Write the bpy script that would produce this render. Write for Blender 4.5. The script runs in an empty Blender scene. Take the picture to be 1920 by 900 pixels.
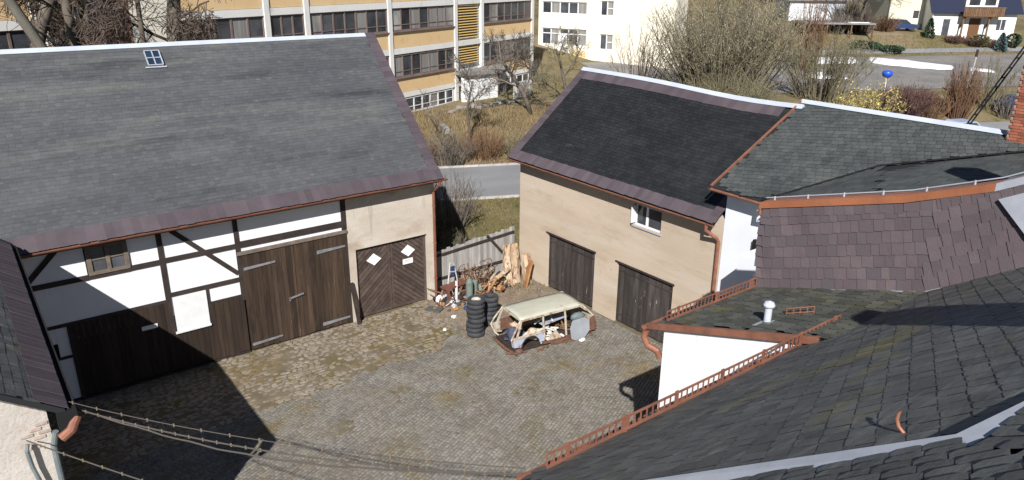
import bpy, math, random
from mathutils import Vector, Matrix
from math import sin, cos, pi, radians
random.seed(7)
RND = random.Random(11)
scn = bpy.context.scene
COL = scn.collection

# ------------------------------------------------------------------ camera
cd = bpy.data.cameras.new('camera'); cam = bpy.data.objects.new('camera', cd); COL.objects.link(cam)
cd.sensor_width = 36.0; cd.lens = 1392.95 / 1920 * 36.0; cd.clip_start = 0.05; cd.clip_end = 2000
AL, TH, RO = 0.6522, 0.3506, 0.0095
fw = Vector((sin(AL) * cos(TH), cos(AL) * cos(TH), -sin(TH)))
r0 = Vector((cos(AL), -sin(AL), 0)); u0 = r0.cross(fw)
rr = r0 * cos(RO) + u0 * sin(RO); uu = -r0 * sin(RO) + u0 * cos(RO)
cm = Matrix((rr, uu, -fw)).transposed().to_4x4(); cm.translation = (0, 0, 12.5)
cam.matrix_world = cm
scn.camera = cam

# ------------------------------------------------------------------ light
SUN = Vector((0.69, 0.72, -0.778)).normalized()       # direction the light travels
world = bpy.data.worlds.new('World'); scn.world = world; world.use_nodes = True
wn = world.node_tree.nodes; wl = world.node_tree.links
sky = wn.new('ShaderNodeTexSky'); sky.sky_type = 'NISHITA'; sky.sun_disc = False
sky.sun_elevation = math.asin(-SUN.z); sky.sun_rotation = math.atan2(-SUN.x, -SUN.y)
sky.altitude = 600; sky.air_density = 0.8; sky.dust_density = 0.2; sky.ozone_density = 2.5
wl.new(sky.outputs[0], wn['Background'].inputs[0]); wn['Background'].inputs[1].default_value = 0.05
sl = bpy.data.lights.new('sun', 'SUN'); sl.energy = 5.0; sl.angle = radians(0.5); sl.color = (1.0, 0.98, 0.95)
so = bpy.data.objects.new('sun', sl); COL.objects.link(so)
so.rotation_euler = SUN.to_track_quat('-Z', 'Y').to_euler(); so.location = (-30, -30, 40)
scn.view_settings.view_transform = 'Standard'; scn.view_settings.look = 'None'
scn.view_settings.exposure = 0.45; scn.view_settings.gamma = 1.0
scn.render.engine = 'CYCLES'; scn.cycles.use_denoising = True
scn.cycles.max_bounces = 4; scn.cycles.diffuse_bounces = 2

# ------------------------------------------------------------------ materials
def mat(name, col, col2=None, sc=2.0, st=(1, 1, 1), lo=0.35, hi=0.65, rough=0.85, isl=0.0, bump=0.0, bsc=30.0, bst=None,
        metal=0.0, patches=(), spec=0.3, grain=0.0, hue=None):
    m = bpy.data.materials.new(name); m.use_nodes = True
    nt = m.node_tree; N = nt.nodes; L = nt.links; b = N['Principled BSDF']
    b.inputs['Roughness'].default_value = rough; b.inputs['Metallic'].default_value = metal
    b.inputs['Specular IOR Level'].default_value = spec
    geo = N.new('ShaderNodeNewGeometry'); pos = geo.outputs['Position']
    def noise(scale, stretch=(1, 1, 1), detail=4.0, off=0.0):
        mp = N.new('ShaderNodeMapping'); L.new(pos, mp.inputs[0]); mp.inputs['Scale'].default_value = stretch
        mp.inputs['Location'].default_value = (off, off * 1.7, -off)
        n = N.new('ShaderNodeTexNoise'); L.new(mp.outputs[0], n.inputs['Vector'])
        n.inputs['Scale'].default_value = scale; n.inputs['Detail'].default_value = detail; n.inputs['Roughness'].default_value = 0.62
        return n.outputs['Fac']
    def ramp(src, a, c):
        r = N.new('ShaderNodeMapRange'); L.new(src, r.inputs[0]); r.inputs[1].default_value = a; r.inputs[2].default_value = c
        return r.outputs[0]
    def mix(f, a, c, bt='MIX'):
        x = N.new('ShaderNodeMix'); x.data_type = 'RGBA'; x.blend_type = bt
        if isinstance(f, float): x.inputs[0].default_value = f
        else: L.new(f, x.inputs[0])
        for k, v in ((6, a), (7, c)):
            if isinstance(v, tuple): x.inputs[k].default_value = (*v, 1) if len(v) == 3 else v
            else: L.new(v, x.inputs[k])
        return x.outputs[2]
    c = tuple(col)
    if col2: c = mix(ramp(noise(sc, st), lo, hi), c, tuple(col2))
    for i, pt in enumerate(patches):
        pc, psc, pl, ph = pt[:4]; pst = pt[4] if len(pt) > 4 else (1, 1, 1)
        c = mix(ramp(noise(psc, pst, 5.0, 13.1 * (i + 1)), pl, ph), c, tuple(pc))
    if isl > 0:
        oi = N.new('ShaderNodeObjectInfo'); ad = N.new('ShaderNodeMath'); ad.operation = 'ADD'
        L.new(geo.outputs['Random Per Island'], ad.inputs[0]); L.new(oi.outputs['Random'], ad.inputs[1])
        fr = N.new('ShaderNodeMath'); fr.operation = 'FRACT'; L.new(ad.outputs[0], fr.inputs[0])
        mr = N.new('ShaderNodeMapRange'); L.new(fr.outputs[0], mr.inputs[0]); mr.inputs[3].default_value = 1 - isl; mr.inputs[4].default_value = 1 + isl
        cc = N.new('ShaderNodeCombineColor')
        for k in range(3): L.new(mr.outputs[0], cc.inputs[k])
        c = mix(1.0, c, cc.outputs[0], 'MULTIPLY')
        if hue:
            m2 = N.new('ShaderNodeMath'); m2.operation = 'MULTIPLY'; L.new(fr.outputs[0], m2.inputs[0]); m2.inputs[1].default_value = 7.31
            f2 = N.new('ShaderNodeMath'); f2.operation = 'FRACT'; L.new(m2.outputs[0], f2.inputs[0])
            c = mix(ramp(f2.outputs[0], 0.55, 1.0), c, tuple(hue))
    if grain > 0:
        g = N.new('ShaderNodeMapRange'); L.new(noise(55.0, (1, 1, 1), 3.0, 3.3), g.inputs[0]); g.inputs[1].default_value = 0.3; g.inputs[2].default_value = 0.7
        g.inputs[3].default_value = 1 - grain; g.inputs[4].default_value = 1 + grain
        cc = N.new('ShaderNodeCombineColor')
        for k in range(3): L.new(g.outputs[0], cc.inputs[k])
        c = mix(1.0, c, cc.outputs[0], 'MULTIPLY')
    if isinstance(c, tuple): b.inputs['Base Color'].default_value = (*c, 1)
    else: L.new(c, b.inputs['Base Color'])
    if bump > 0:
        bp = N.new('ShaderNodeBump'); L.new(noise(bsc, bst or (1, 1, 1), 5.0, 7.7), bp.inputs['Height'])
        bp.inputs['Strength'].default_value = bump; bp.inputs['Distance'].default_value = 0.02
        L.new(bp.outputs[0], b.inputs['Normal'])
    return m

M = {}
M['slate_barn'] = mat('weathered_slate', (0.070, 0.071, 0.078), (0.090, 0.091, 0.095), 0.9, (0.35, 1, 1), 0.38, 0.66, 0.75, 0.11, 0.3, 18,
                      patches=[((0.125, 0.127, 0.118), 0.5, 0.53, 0.72, (0.28, 2.2, 2.2)), ((0.040, 0.042, 0.046), 0.55, 0.56, 0.72, (0.3, 2.4, 2.4)), ((0.13, 0.132, 0.125), 7.0, 0.6, 0.75, (.5, 1.5, 1.5))])
M['slate_black'] = mat('new_dark_slate', (0.016, 0.017, 0.019), (0.026, 0.027, 0.028), 1.2, (1, 0.4, 1), 0.4, 0.7, 0.6, 0.2, 0.3, 18,
                       patches=[((0.085, 0.088, 0.075), 0.8, 0.66, 0.84, (1.6, 0.4, 1.6))], spec=0.35)
M['slate_green'] = mat('grey_green_slate', (0.060, 0.066, 0.066), (0.082, 0.088, 0.085), 1.1, (1, 1, 1), 0.35, 0.65, 0.7, 0.17, 0.3, 18,
                       patches=[((0.03, 0.033, 0.034), 0.7, 0.56, 0.78)])
M['slate_main'] = mat('foreground_slate', (0.098, 0.100, 0.096), (0.14, 0.140, 0.128), 1.6, (1, 1, 1), 0.35, 0.65, 0.62, 0.18, 0.35, 22,
                      patches=[((0.20, 0.175, 0.075), 0.9, 0.55, 0.74, (.5, 1.6, 1)), ((0.21, 0.212, 0.20), 3.2, 0.54, 0.76, (.45, 2.2, 1.6)), ((0.055, 0.057, 0.058), 2.6, 0.54, 0.74, (.45, 2.0, 1.6))])
M['slate_wing'] = mat('mossy_wing_slate', (0.070, 0.073, 0.066), (0.095, 0.095, 0.076), 1.6, (1, 1, 1), 0.35, 0.65, 0.75, 0.3, 0.35, 22,
                      patches=[((0.12, 0.105, 0.035), 1.0, 0.56, 0.78)])
M['slate_purple'] = mat('purple_slate', (0.108, 0.082, 0.090), (0.132, 0.103, 0.110), 1.3, (1, 1, 1), 0.35, 0.65, 0.7, 0.15, 0.3, 25,
                        hue=(0.104, 0.086, 0.094), patches=[((0.14, 0.10, 0.07), 1.7, 0.66, 0.82)])
M['slate_band'] = mat('purple_trim_slate', (0.078, 0.060, 0.069), (0.096, 0.075, 0.085), 1.3, (1, 1, 1), 0.35, 0.65, 0.7, 0.16, 0.25, 25)
M['underlay'] = mat('roof_underlay', (0.02, 0.021, 0.023))
M['zinc'] = mat('zinc_sheet', (0.46, 0.48, 0.53), (0.36, 0.375, 0.42), 1.5, rough=0.5, metal=0.1, grain=0.05)
M['zinc_ridge'] = mat('pale_ridge_sheet', (0.50, 0.54, 0.62), (0.44, 0.47, 0.54), 1.0, rough=0.5, grain=0.06)
M['copper'] = mat('copper_sheet', (0.33, 0.148, 0.095), (0.23, 0.10, 0.068), 3.2, rough=0.5, metal=0.25, grain=0.12)
M['copper_dark'] = mat('weathered_copper', (0.27, 0.11, 0.068), (0.17, 0.075, 0.05), 2.0, rough=0.55, metal=0.25, grain=0.12)
M['copper_bright'] = mat('bright_copper_cap', (0.42, 0.16, 0.078), (0.32, 0.12, 0.062), 1.5, rough=0.5, metal=0.15, grain=0.08)
M['white_plaster'] = mat('white_plaster', (0.82, 0.82, 0.82), (0.75, 0.75, 0.75), 0.8, lo=0.4, hi=0.8, rough=0.9, bump=0.3, bsc=14, patches=[((0.66, 0.65, 0.63), 1.5, 0.62, 0.8, (2.2, 2.2, .35)), ((0.70, 0.69, 0.68), 3.5, 0.66, 0.76)])
M['blue_plaster'] = mat('pale_smooth_plaster', (0.74, 0.76, 0.80), (0.69, 0.71, 0.75), 0.8, rough=0.9, bump=0.15, bsc=40)
M['beige_plaster'] = mat('beige_scratch_plaster', (0.46, 0.37, 0.28), (0.54, 0.44, 0.34), 0.5, (1, 0.4, 1.6), 0.35, 0.7, 0.95, 0, 0.6, 25,
                         patches=[((0.54, 0.465, 0.38), 0.45, 0.50, 0.68, (1, 0.35, 2.4)), ((0.40, 0.305, 0.22), 0.9, 0.55, 0.78, (1, 0.5, 1.8)), ((0.38, 0.31, 0.24), 1.3, 0.62, 0.78, (1, 2.2, .35)), ((0.35, 0.28, 0.21), 6.0, 0.66, 0.75)], grain=0.14)
M['grey_plaster'] = mat('grey_beige_plaster', (0.47, 0.40, 0.325), (0.54, 0.475, 0.40), 0.7, (0.5, 1, 1.5), 0.35, 0.7, 0.95, 0, 0.5, 25,
                        patches=[((0.36, 0.28, 0.21), 0.7, 0.54, 0.74, (.6, 1, 1.6)), ((0.60, 0.55, 0.48), 0.9, 0.55, 0.72), ((0.33, 0.29, 0.24), 1.4, 0.60, 0.74, (2.2, 2, .3))], grain=0.14)
M['rough_plaster'] = mat('rough_flaking_plaster', (0.47, 0.42, 0.37), (0.56, 0.51, 0.46), 1.2, lo=0.3, hi=0.7, rough=0.95, bump=0.9, bsc=9,
                         patches=[((0.42, 0.33, 0.26), 1.4, 0.60, 0.75), ((0.34, 0.29, 0.24), 3.5, 0.66, 0.8)], grain=0.12)
M['timber_dark'] = mat('dark_stained_timber', (0.030, 0.022, 0.020), (0.05, 0.037, 0.033), 3, (1, 1, 1), rough=0.8, bump=0.3, bsc=15)
M['plank_brown'] = mat('brown_gate_plank', (0.040, 0.026, 0.018), (0.078, 0.049, 0.031), 1.6, (6, 6, 0.5), 0.35, 0.7, 0.8, 0.42, 0.5, 10, (8, 8, 0.6),
                       patches=[((0.115, 0.09, 0.07), 2.0, 0.62, 0.80, (5, 5, 0.7)), ((0.020, 0.015, 0.012), 1.1, 0.54, 0.74, (3, 3, 0.5)), ((0.30, 0.26, 0.22), 4.5, 0.73, 0.80, (1.5, 1.5, .6))])
M['plank_shade'] = mat('shaded_barn_plank', (0.026, 0.017, 0.013), (0.046, 0.030, 0.020), 1.6, (6, 6, 0.5), 0.35, 0.7, 0.85, 0.25, 0.4, 10, (8, 8, 0.6))  # planks of the shadowed wall, with the shade darkened into their colour
M['plank_garage'] = mat('chevron_garage_board', (0.062, 0.043, 0.036), (0.10, 0.073, 0.06), 2, (2, 2, 2), rough=0.75, isl=0.22, bump=0.3, bsc=12)
M['plank_grey'] = mat('worn_dark_shed_plank', (0.038, 0.031, 0.029), (0.066, 0.055, 0.05), 1.8, (5, 5, 0.5), 0.35, 0.7, 0.85, 0.36, 0.5, 10, (8, 8, 0.6),
                      patches=[((0.34, 0.29, 0.23), 3.2, 0.67, 0.74, (3, 3, 0.7)), ((0.09, 0.075, 0.065), 1.6, 0.55, 0.75, (2, 2, .4))])
M['fence_board'] = mat('silvery_fence_board', (0.25, 0.235, 0.22), (0.36, 0.34, 0.32), 1.8, (4, 4, 0.5), rough=0.9, isl=0.25, bump=0.4, bsc=10, bst=(8, 8, 0.7))
M['iron'] = mat('grey_iron', (0.30, 0.30, 0.31), (0.2, 0.2, 0.21), 6, rough=0.6, metal=0.3)
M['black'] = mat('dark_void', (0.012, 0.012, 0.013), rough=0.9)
M['glass'] = mat('dark_window_glass', (0.028, 0.032, 0.038), (0.085, 0.09, 0.10), 0.6, rough=0.12, spec=0.5, isl=0.3)
M['glass_blue'] = mat('roof_window_glass', (0.02, 0.04, 0.075), rough=0.1, spec=0.6, isl=0.3)
M['curtain'] = mat('grey_curtain', (0.30, 0.29, 0.27), (0.2, 0.19, 0.18), 1.0, (4, 4, 0.2), rough=0.9)
M['curtain_pale'] = mat('pale_blind', (0.42, 0.40, 0.36), (0.12, 0.115, 0.11), 0.6, (1, 1, .5), rough=0.7)
M['frame_old'] = mat('weathered_window_frame', (0.20, 0.16, 0.125), (0.13, 0.10, 0.08), 4, rough=0.85)
M['frame_brown'] = mat('brown_school_frame', (0.17, 0.12, 0.105), (0.23, 0.175, 0.15), 1.0, rough=0.7)
M['white_paint'] = mat('white_paint', (0.78, 0.78, 0.78), (0.70, 0.70, 0.70), 2.5, rough=0.6)
M['sign_white'] = mat('white_sheet', (0.82, 0.82, 0.80), rough=0.6)
M['sign_grey'] = mat('pencil_grey', (0.25, 0.25, 0.27), rough=0.8)
M['school_white'] = mat('school_concrete', (0.74, 0.72, 0.67), (0.80, 0.78, 0.74), 0.5, rough=0.9, bump=0.1, patches=[((0.42, 0.39, 0.35), 0.9, 0.62, 0.85)])
M['school_yellow'] = mat('school_yellow_panel', (0.72, 0.49, 0.245), (0.76, 0.54, 0.30), 0.5, rough=0.85, patches=[((0.48, 0.27, 0.09), 1.2, 0.6, 0.85)])
M['school_ochre'] = mat('ochre_slat', (0.52, 0.36, 0.13), rough=0.8)
M['cream'] = mat('cream_render', (0.80, 0.735, 0.59), (0.84, 0.78, 0.65), 0.3, rough=0.9)
M['lilac'] = mat('lilac_panel', (0.40, 0.28, 0.36), (0.5, 0.4, 0.46), 3.0, rough=0.9)
M['rust_panel'] = mat('red_brown_panel', (0.27, 0.12, 0.08), (0.34, 0.18, 0.13), 1.5, rough=0.9)
M['house_white'] = mat('house_white_render', (0.80, 0.79, 0.74), rough=0.9)
M['house_cream'] = mat('house_cream_render', (0.70, 0.66, 0.50), rough=0.9)
M['roof_navy'] = mat('navy_roof_tile', (0.017, 0.022, 0.048), rough=0.6, isl=0.15)
M['wood_balcony'] = mat('brown_balcony_wood', (0.13, 0.07, 0.035), (0.19, 0.11, 0.06), 2, rough=0.8, isl=0.2)
M['orange_door'] = mat('orange_brown_door', (0.15, 0.07, 0.032), rough=0.6)
M['stone_base'] = mat('grey_stone_base', (0.36, 0.34, 0.31), (0.24, 0.23, 0.21), 2.5, rough=0.9)
M['brick'] = mat('red_brick', (0.26, 0.085, 0.05), (0.33, 0.12, 0.07), 5, rough=0.9, isl=0.3, bump=0.3)
M['brick_pale'] = mat('plaster_smeared_brick', (0.40, 0.29, 0.23), (0.52, 0.45, 0.40), 6, rough=0.95, isl=0.15, bump=0.4)
M['mortar'] = mat('mortar', (0.30, 0.26, 0.22), rough=0.95)
M['sett'] = mat('granite_sett', (0.158, 0.143, 0.122), (0.210, 0.193, 0.168), 1.2, rough=0.85, isl=0.2, bump=0.25, bsc=30,
                patches=[((0.175, 0.135, 0.075), 0.55, 0.54, 0.70), ((0.235, 0.22, 0.20), 0.3, 0.56, 0.8), ((0.10, 0.085, 0.06), 1.3, 0.6, 0.78)])
M['cobble'] = mat('field_cobblestone', (0.200, 0.155, 0.110), (0.30, 0.25, 0.195), 1.6, rough=0.9, isl=0.2, bump=0.3, bsc=25, hue=(0.255, 0.225, 0.19),
                  patches=[((0.165, 0.118, 0.05), 0.5, 0.50, 0.66), ((0.13, 0.10, 0.07), 1.4, 0.58, 0.75)])
M['joint'] = mat('sandy_joint_soil', (0.125, 0.098, 0.062), (0.18, 0.145, 0.10), 1.8, rough=1.0, bump=0.7, bsc=25, grain=.25, patches=[((0.135, 0.105, 0.036), 0.9, 0.50, 0.66)])
M['dirt'] = mat('littered_soil', (0.17, 0.13, 0.095), (0.26, 0.205, 0.15), 2.2, rough=1.0, bump=0.8, bsc=18, grain=0.25)
M['asphalt'] = mat('worn_asphalt', (0.20, 0.20, 0.205), (0.25, 0.25, 0.255), 0.35, (0.4, 1, 1), rough=0.9, bump=0.2, grain=0.08)
M['lot'] = mat('gravelly_lot', (0.17, 0.16, 0.155), (0.24, 0.225, 0.21), 0.25, rough=0.95, grain=0.15, patches=[((0.30, 0.28, 0.25), 0.15, 0.56, 0.75)])
M['kerb'] = mat('kerbstone', (0.46, 0.44, 0.41), (0.38, 0.36, 0.34), 2, rough=0.9, isl=0.12)
M['snow'] = mat('old_snow', (0.86, 0.87, 0.89), (0.74, 0.74, 0.76), 1.4, rough=0.7, bump=0.6, bsc=4)
M['ground'] = mat('winter_grass_ground', (0.125, 0.105, 0.045), (0.185, 0.145, 0.07), 0.5, rough=1.0, bump=0.8, bsc=6, grain=0.3,
                  patches=[((0.225, 0.17, 0.105), 0.16, 0.47, 0.6), ((0.085, 0.09, 0.03), 0.3, 0.57, 0.72)])
M['dry_grass'] = mat('dry_straw', (0.29, 0.215, 0.125), (0.22, 0.155, 0.085), 0.8, rough=1.0, isl=0.35)
M['green_grass'] = mat('short_olive_grass', (0.13, 0.115, 0.04), (0.175, 0.145, 0.06), 0.7, rough=1.0, isl=0.4)
M['bark'] = mat('grey_brown_bark', (0.095, 0.075, 0.06), (0.15, 0.125, 0.10), 2.5, (1, 1, 0.4), rough=0.95, bump=0.6, bsc=14, bst=(1, 1, 0.3))
M['bark_light'] = mat('pale_green_bark', (0.20, 0.18, 0.145), (0.13, 0.115, 0.09), 1.5, (1, 1, 0.4), rough=0.95, bump=0.4, bsc=14)
M['twig'] = mat('brown_twig', (0.085, 0.062, 0.048), (0.12, 0.09, 0.07), 3, rough=0.95, isl=0.3)
M['twig_grey'] = mat('grey_twig', (0.17, 0.145, 0.12), (0.12, 0.10, 0.08), 3, rough=0.95, isl=0.3)
M['twig_olive'] = mat('olive_twig', (0.195, 0.170, 0.11), (0.145, 0.125, 0.082), 3, rough=0.95, isl=0.35)
M['twig_rust'] = mat('rusty_twig', (0.19, 0.105, 0.06), (0.13, 0.075, 0.045), 3, rough=0.95, isl=0.3)
M['twig_plum'] = mat('plum_twig', (0.13, 0.07, 0.06), (0.09, 0.05, 0.045), 3, rough=0.95, isl=0.3)
M['catkin'] = mat('pale_catkin', (0.50, 0.44, 0.34), (0.33, 0.28, 0.19), 0.9, rough=0.95, isl=0.3)
M['leaf_olive'] = mat('olive_bud_leaf', (0.155, 0.140, 0.062), (0.11, 0.10, 0.045), 1.0, rough=0.9, isl=0.4)
M['blossom'] = mat('yellow_blossom', (0.52, 0.43, 0.15), (0.44, 0.34, 0.10), 2.0, rough=0.9, isl=0.3)
M['evergreen'] = mat('evergreen_needle', (0.032, 0.065, 0.035), (0.05, 0.09, 0.05), 2.0, rough=0.9, isl=0.35)
M['bluegreen'] = mat('blue_green_needle', (0.09, 0.15, 0.15), (0.06, 0.11, 0.11), 2.0, rough=0.9, isl=0.3)
M['rust_leaf'] = mat('dry_beech_leaf', (0.22, 0.13, 0.05), (0.15, 0.09, 0.04), 2.0, rough=0.9, isl=0.35)
M['rubber'] = mat('tyre_rubber', (0.036, 0.038, 0.042), (0.06, 0.061, 0.066), 4, rough=0.75, isl=0.15)
M['rim'] = mat('pale_wheel_rim', (0.62, 0.56, 0.48), (0.45, 0.34, 0.25), 9, rough=0.6)
M['car_cream'] = mat('cream_car_paint', (0.47, 0.46, 0.375), (0.41, 0.40, 0.325), 1.8, rough=0.6, spec=0.3, grain=0.1, patches=[((0.30, 0.25, 0.18), 2.6, 0.62, 0.78), ((0.22, 0.12, 0.07), 7.0, 0.70, 0.76)])
M['car_pillar'] = mat('rust_stained_cream_paint', (0.50, 0.45, 0.36), (0.28, 0.16, 0.09), 6, lo=0.48, hi=0.66, rough=0.6)
M['car_blue'] = mat('pale_blue_car_panel', (0.42, 0.47, 0.60), (0.36, 0.38, 0.45), 3, rough=0.5, patches=[((0.24, 0.11, 0.06), 5, 0.58, 0.66), ((0.5, 0.48, 0.42), 3, .6, .7)])
M['rust'] = mat('orange_rust', (0.19, 0.088, 0.055), (0.10, 0.058, 0.042), 7, rough=0.95, bump=0.5, bsc=25)
M['rust_tan'] = mat('tan_rusty_iron', (0.23, 0.135, 0.075), (0.13, 0.075, 0.045), 6, rough=0.95, isl=0.3)
M['rust_red'] = mat('red_brown_rust', (0.19, 0.075, 0.05), (0.12, 0.055, 0.04), 5, rough=0.95, bump=0.4)
M['car_dark'] = mat('dark_car_floor', (0.025, 0.022, 0.02), (0.06, 0.035, 0.025), 4, rough=0.9)
M['grey_plastic'] = mat('blue_grey_plastic', (0.30, 0.315, 0.345), (0.25, 0.26, 0.285), 3, rough=0.5)
M['navy_cloth'] = mat('navy_cloth', (0.05, 0.06, 0.10), (0.09, 0.10, 0.15), 4, rough=0.9)
M['green_metal'] = mat('grey_green_metal', (0.13, 0.17, 0.15), (0.18, 0.21, 0.19), 4, rough=0.6)
M['galv'] = mat('galvanised_metal', (0.55, 0.58, 0.64), (0.46, 0.49, 0.55), 6, rough=0.5, metal=0.0)
M['wood_pale'] = mat('split_pale_wood', (0.52, 0.42, 0.30), (0.34, 0.22, 0.13), 4, (1, 1, 0.4), rough=0.9, bump=0.8, bsc=12, patches=[((0.19, 0.09, 0.045), 4.5, 0.53, 0.60, (1.6, 1.6, .5)), ((0.30, 0.29, 0.28), 5, .6, .68, (1.5, 1.5, .5))])
M['wood_orange'] = mat('orange_inner_bark', (0.42, 0.22, 0.09), (0.28, 0.13, 0.06), 3, rough=0.9, bump=0.5, bsc=12)
M['slab'] = mat('dark_grey_slab', (0.085, 0.09, 0.085), rough=0.9, bump=0.3)
M['blue_plastic'] = mat('blue_plastic', (0.02, 0.10, 0.62), rough=0.35, spec=0.5)
M['navy_paint'] = mat('dark_blue_car_paint', (0.03, 0.05, 0.14), rough=0.3, spec=0.5)
M['silver_paint'] = mat('silver_blue_car_paint', (0.36, 0.42, 0.55), rough=0.3, spec=0.5)
M['cable'] = mat('grey_brown_cable', (0.085, 0.075, 0.066), rough=0.7)
M['clip'] = mat('pale_brass_clip', (0.24, 0.18, 0.12), rough=0.6)
M['teal_pipe'] = mat('grey_teal_pipe', (0.12, 0.15, 0.16), (0.19, 0.21, 0.21), 3, rough=0.6)
M['roof_felt'] = mat('grey_canopy_felt', (0.20, 0.185, 0.175), (0.28, 0.26, 0.25), 2, rough=0.95)
M['pole_white'] = mat('weathered_white_pole', (0.50, 0.48, 0.46), (0.38, 0.36, 0.34), 2, rough=0.8)
M['litter'] = mat('pale_litter', (0.66, 0.64, 0.60), rough=0.9)

# ------------------------------------------------------------------ mesh helpers
class MB:
    def __init__(s, T=None): s.v = []; s.f = []; s.T = T
    def add(s, vs, fs):
        n = len(s.v)
        if s.T is not None: vs = [s.T @ Vector(p) for p in vs]
        s.v += [tuple(p) for p in vs]; s.f += [tuple(i + n for i in f) for f in fs]
    def box(s, x0, x1, y0, y1, z0, z1):
        s.add([(x0, y0, z0), (x1, y0, z0), (x1, y1, z0), (x0, y1, z0), (x0, y0, z1), (x1, y0, z1), (x1, y1, z1), (x0, y1, z1)],
              [(0, 3, 2, 1), (4, 5, 6, 7), (0, 1, 5, 4), (1, 2, 6, 5), (2, 3, 7, 6), (3, 0, 4, 7)])
    def bar(s, a, b, w, h, up=(0, 0, 1)):          # rectangular bar between two points
        a = Vector(a); b = Vector(b); d = (b - a).normalized(); u = Vector(up)
        x = d.cross(u)
        if x.length < 1e-4: x = d.cross(Vector((1, 0, 0)))
        x.normalize(); y = x.cross(d).normalized()
        P = []
        for q in (a, b):
            for i, j in ((-1, -1), (1, -1), (1, 1), (-1, 1)): P.append(q + x * (w / 2 * i) + y * (h / 2 * j))
        s.add(P, [(0, 1, 2, 3), (7, 6, 5, 4), (0, 4, 5, 1), (1, 5, 6, 2), (2, 6, 7, 3), (3, 7, 4, 0)])
    def prism(s, pts, vec):
        vec = Vector(vec); n = len(pts); P = [Vector(p) for p in pts]
        s.add(P + [p + vec for p in P], [tuple(range(n)), tuple(range(2 * n - 1, n - 1, -1))] + [(i, i + n, (i + 1) % n + n, (i + 1) % n) for i in range(n)])
    def tube(s, pts, r, n=8, caps=True):
        pts = [Vector(p) for p in pts]; m = len(pts)
        if not isinstance(r, (list, tuple)): r = [r] * m
        V = []; x = None
        for i, p in enumerate(pts):
            d = (pts[min(i + 1, m - 1)] - pts[max(i - 1, 0)]).normalized()
            if x is None:
                x = d.cross(Vector((0.31, 0.17, 0.93)))
                if x.length < 1e-3: x = d.cross(Vector((1, 0, 0)))
            x = (x - d * x.dot(d)).normalized(); y = d.cross(x)
            for k in range(n):
                a = 2 * pi * k / n; V.append(p + (x * cos(a) + y * sin(a)) * r[i])
        F = [(i * n + k, i * n + (k + 1) % n, (i + 1) * n + (k + 1) % n, (i + 1) * n + k) for i in range(m - 1) for k in range(n)]
        if caps: F += [tuple(range(n - 1, -1, -1)), tuple(range((m - 1) * n, m * n))]
        s.add(V, F)
    def half_tube(s, a, b, r, n=7, t=0.012):      # open half round gutter
        a = Vector(a); b = Vector(b); d = (b - a).normalized(); x = d.cross(Vector((0, 0, 1))).normalized(); z = x.cross(d).normalized()
        V = []
        for p in (a, b):
            for R in (r, r - t):
                for k in range(n + 1):
                    an = pi + pi * k / n; V.append(p + x * (cos(an) * R) + z * (sin(an) * R))
        q = n + 1; F = []
        for k in range(n):
            F.append((k, k + 1, 2 * q + k + 1, 2 * q + k)); F.append((q + k + 1, q + k, 3 * q + k, 3 * q + k + 1))
        F += [(0, 2 * q, 3 * q, q), (q - 1, 2 * q - 1, 4 * q - 1, 3 * q - 1)]
        F += [tuple(list(range(0, q)) + list(range(2 * q - 1, q - 1, -1))), tuple(list(range(2 * q, 3 * q))[::-1] + list(range(3 * q, 4 * q)))]
        s.add(V, F)
    def lathe(s, c, prof, n=16, axis='z'):
        c = Vector(c); V = []; m = len(prof)
        for r, h in prof:
            for k in range(n):
                a = 2 * pi * k / n; V.append(c + Vector((r * cos(a), r * sin(a), h)))
        F = [(i * n + k, i * n + (k + 1) % n, (i + 1) * n + (k + 1) % n, (i + 1) * n + k) for i in range(m - 1) for k in range(n)]
        s.add(V, F)
    def blob(s, c, rx, ry, rz, seed=0, n=8, m=6, j=0.2):
        R = random.Random(seed); V = []; F = []
        c = Vector(c)
        for i in range(m + 1):
            t = pi * i / m
            for k in range(n):
                a = 2 * pi * k / n; q = 1 + R.uniform(-j, j)
                V.append(c + Vector((rx * sin(t) * cos(a) * q, ry * sin(t) * sin(a) * q, -rz * cos(t) * q)))
        F = [(i * n + k, i * n + (k + 1) % n, (i + 1) * n + (k + 1) % n, (i + 1) * n + k) for i in range(m) for k in range(n)]
        s.add(V, F)
    def mesh(s, name, m, smooth=False):
        me = bpy.data.meshes.new(name); me.from_pydata(s.v, [], s.f)
        me.materials.append(M[m]); me.update()
        if smooth: me.polygons.foreach_set('use_smooth', [True] * len(me.polygons))
        return me
    def build(s, name, m, parent=None, smooth=False, kind=None, label=None):
        o = bpy.data.objects.new(name, s.mesh(name, m, smooth)); COL.objects.link(o)
        if parent is not None: par(o, parent)
        if kind: o['kind'] = kind
        if label: o['label'] = label
        return o

def WM(o):
    m = o.matrix_basis.copy()
    return WM(o.parent) @ o.matrix_parent_inverse @ m if o.parent else m
def par(c, p):
    w = WM(c); c.parent = p; c.matrix_parent_inverse = WM(p).inverted(); c.matrix_basis = w
def inst(me, name, Mx, parent):
    o = bpy.data.objects.new(name, me); COL.objects.link(o); o.matrix_basis = Mx; par(o, parent); return o
def thing(name, label, cat, loc=(0, 0, 0), group=None):
    o = bpy.data.objects.new(name, None); COL.objects.link(o); o.location = loc; o.empty_display_size = 0.2
    return tag(o, label, cat, group)
def tag(o, label, cat, group=None):
    o['label'] = label; o['category'] = cat
    if group: o['group'] = group
    return o
def inside(poly, x, y):
    c = False; n = len(poly)
    for i in range(n):
        x1, y1 = poly[i]; x2, y2 = poly[(i + 1) % n]
        if (y1 > y) != (y2 > y) and x < (x2 - x1) * (y - y1) / (y2 - y1) + x1: c = not c
    return c
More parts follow.
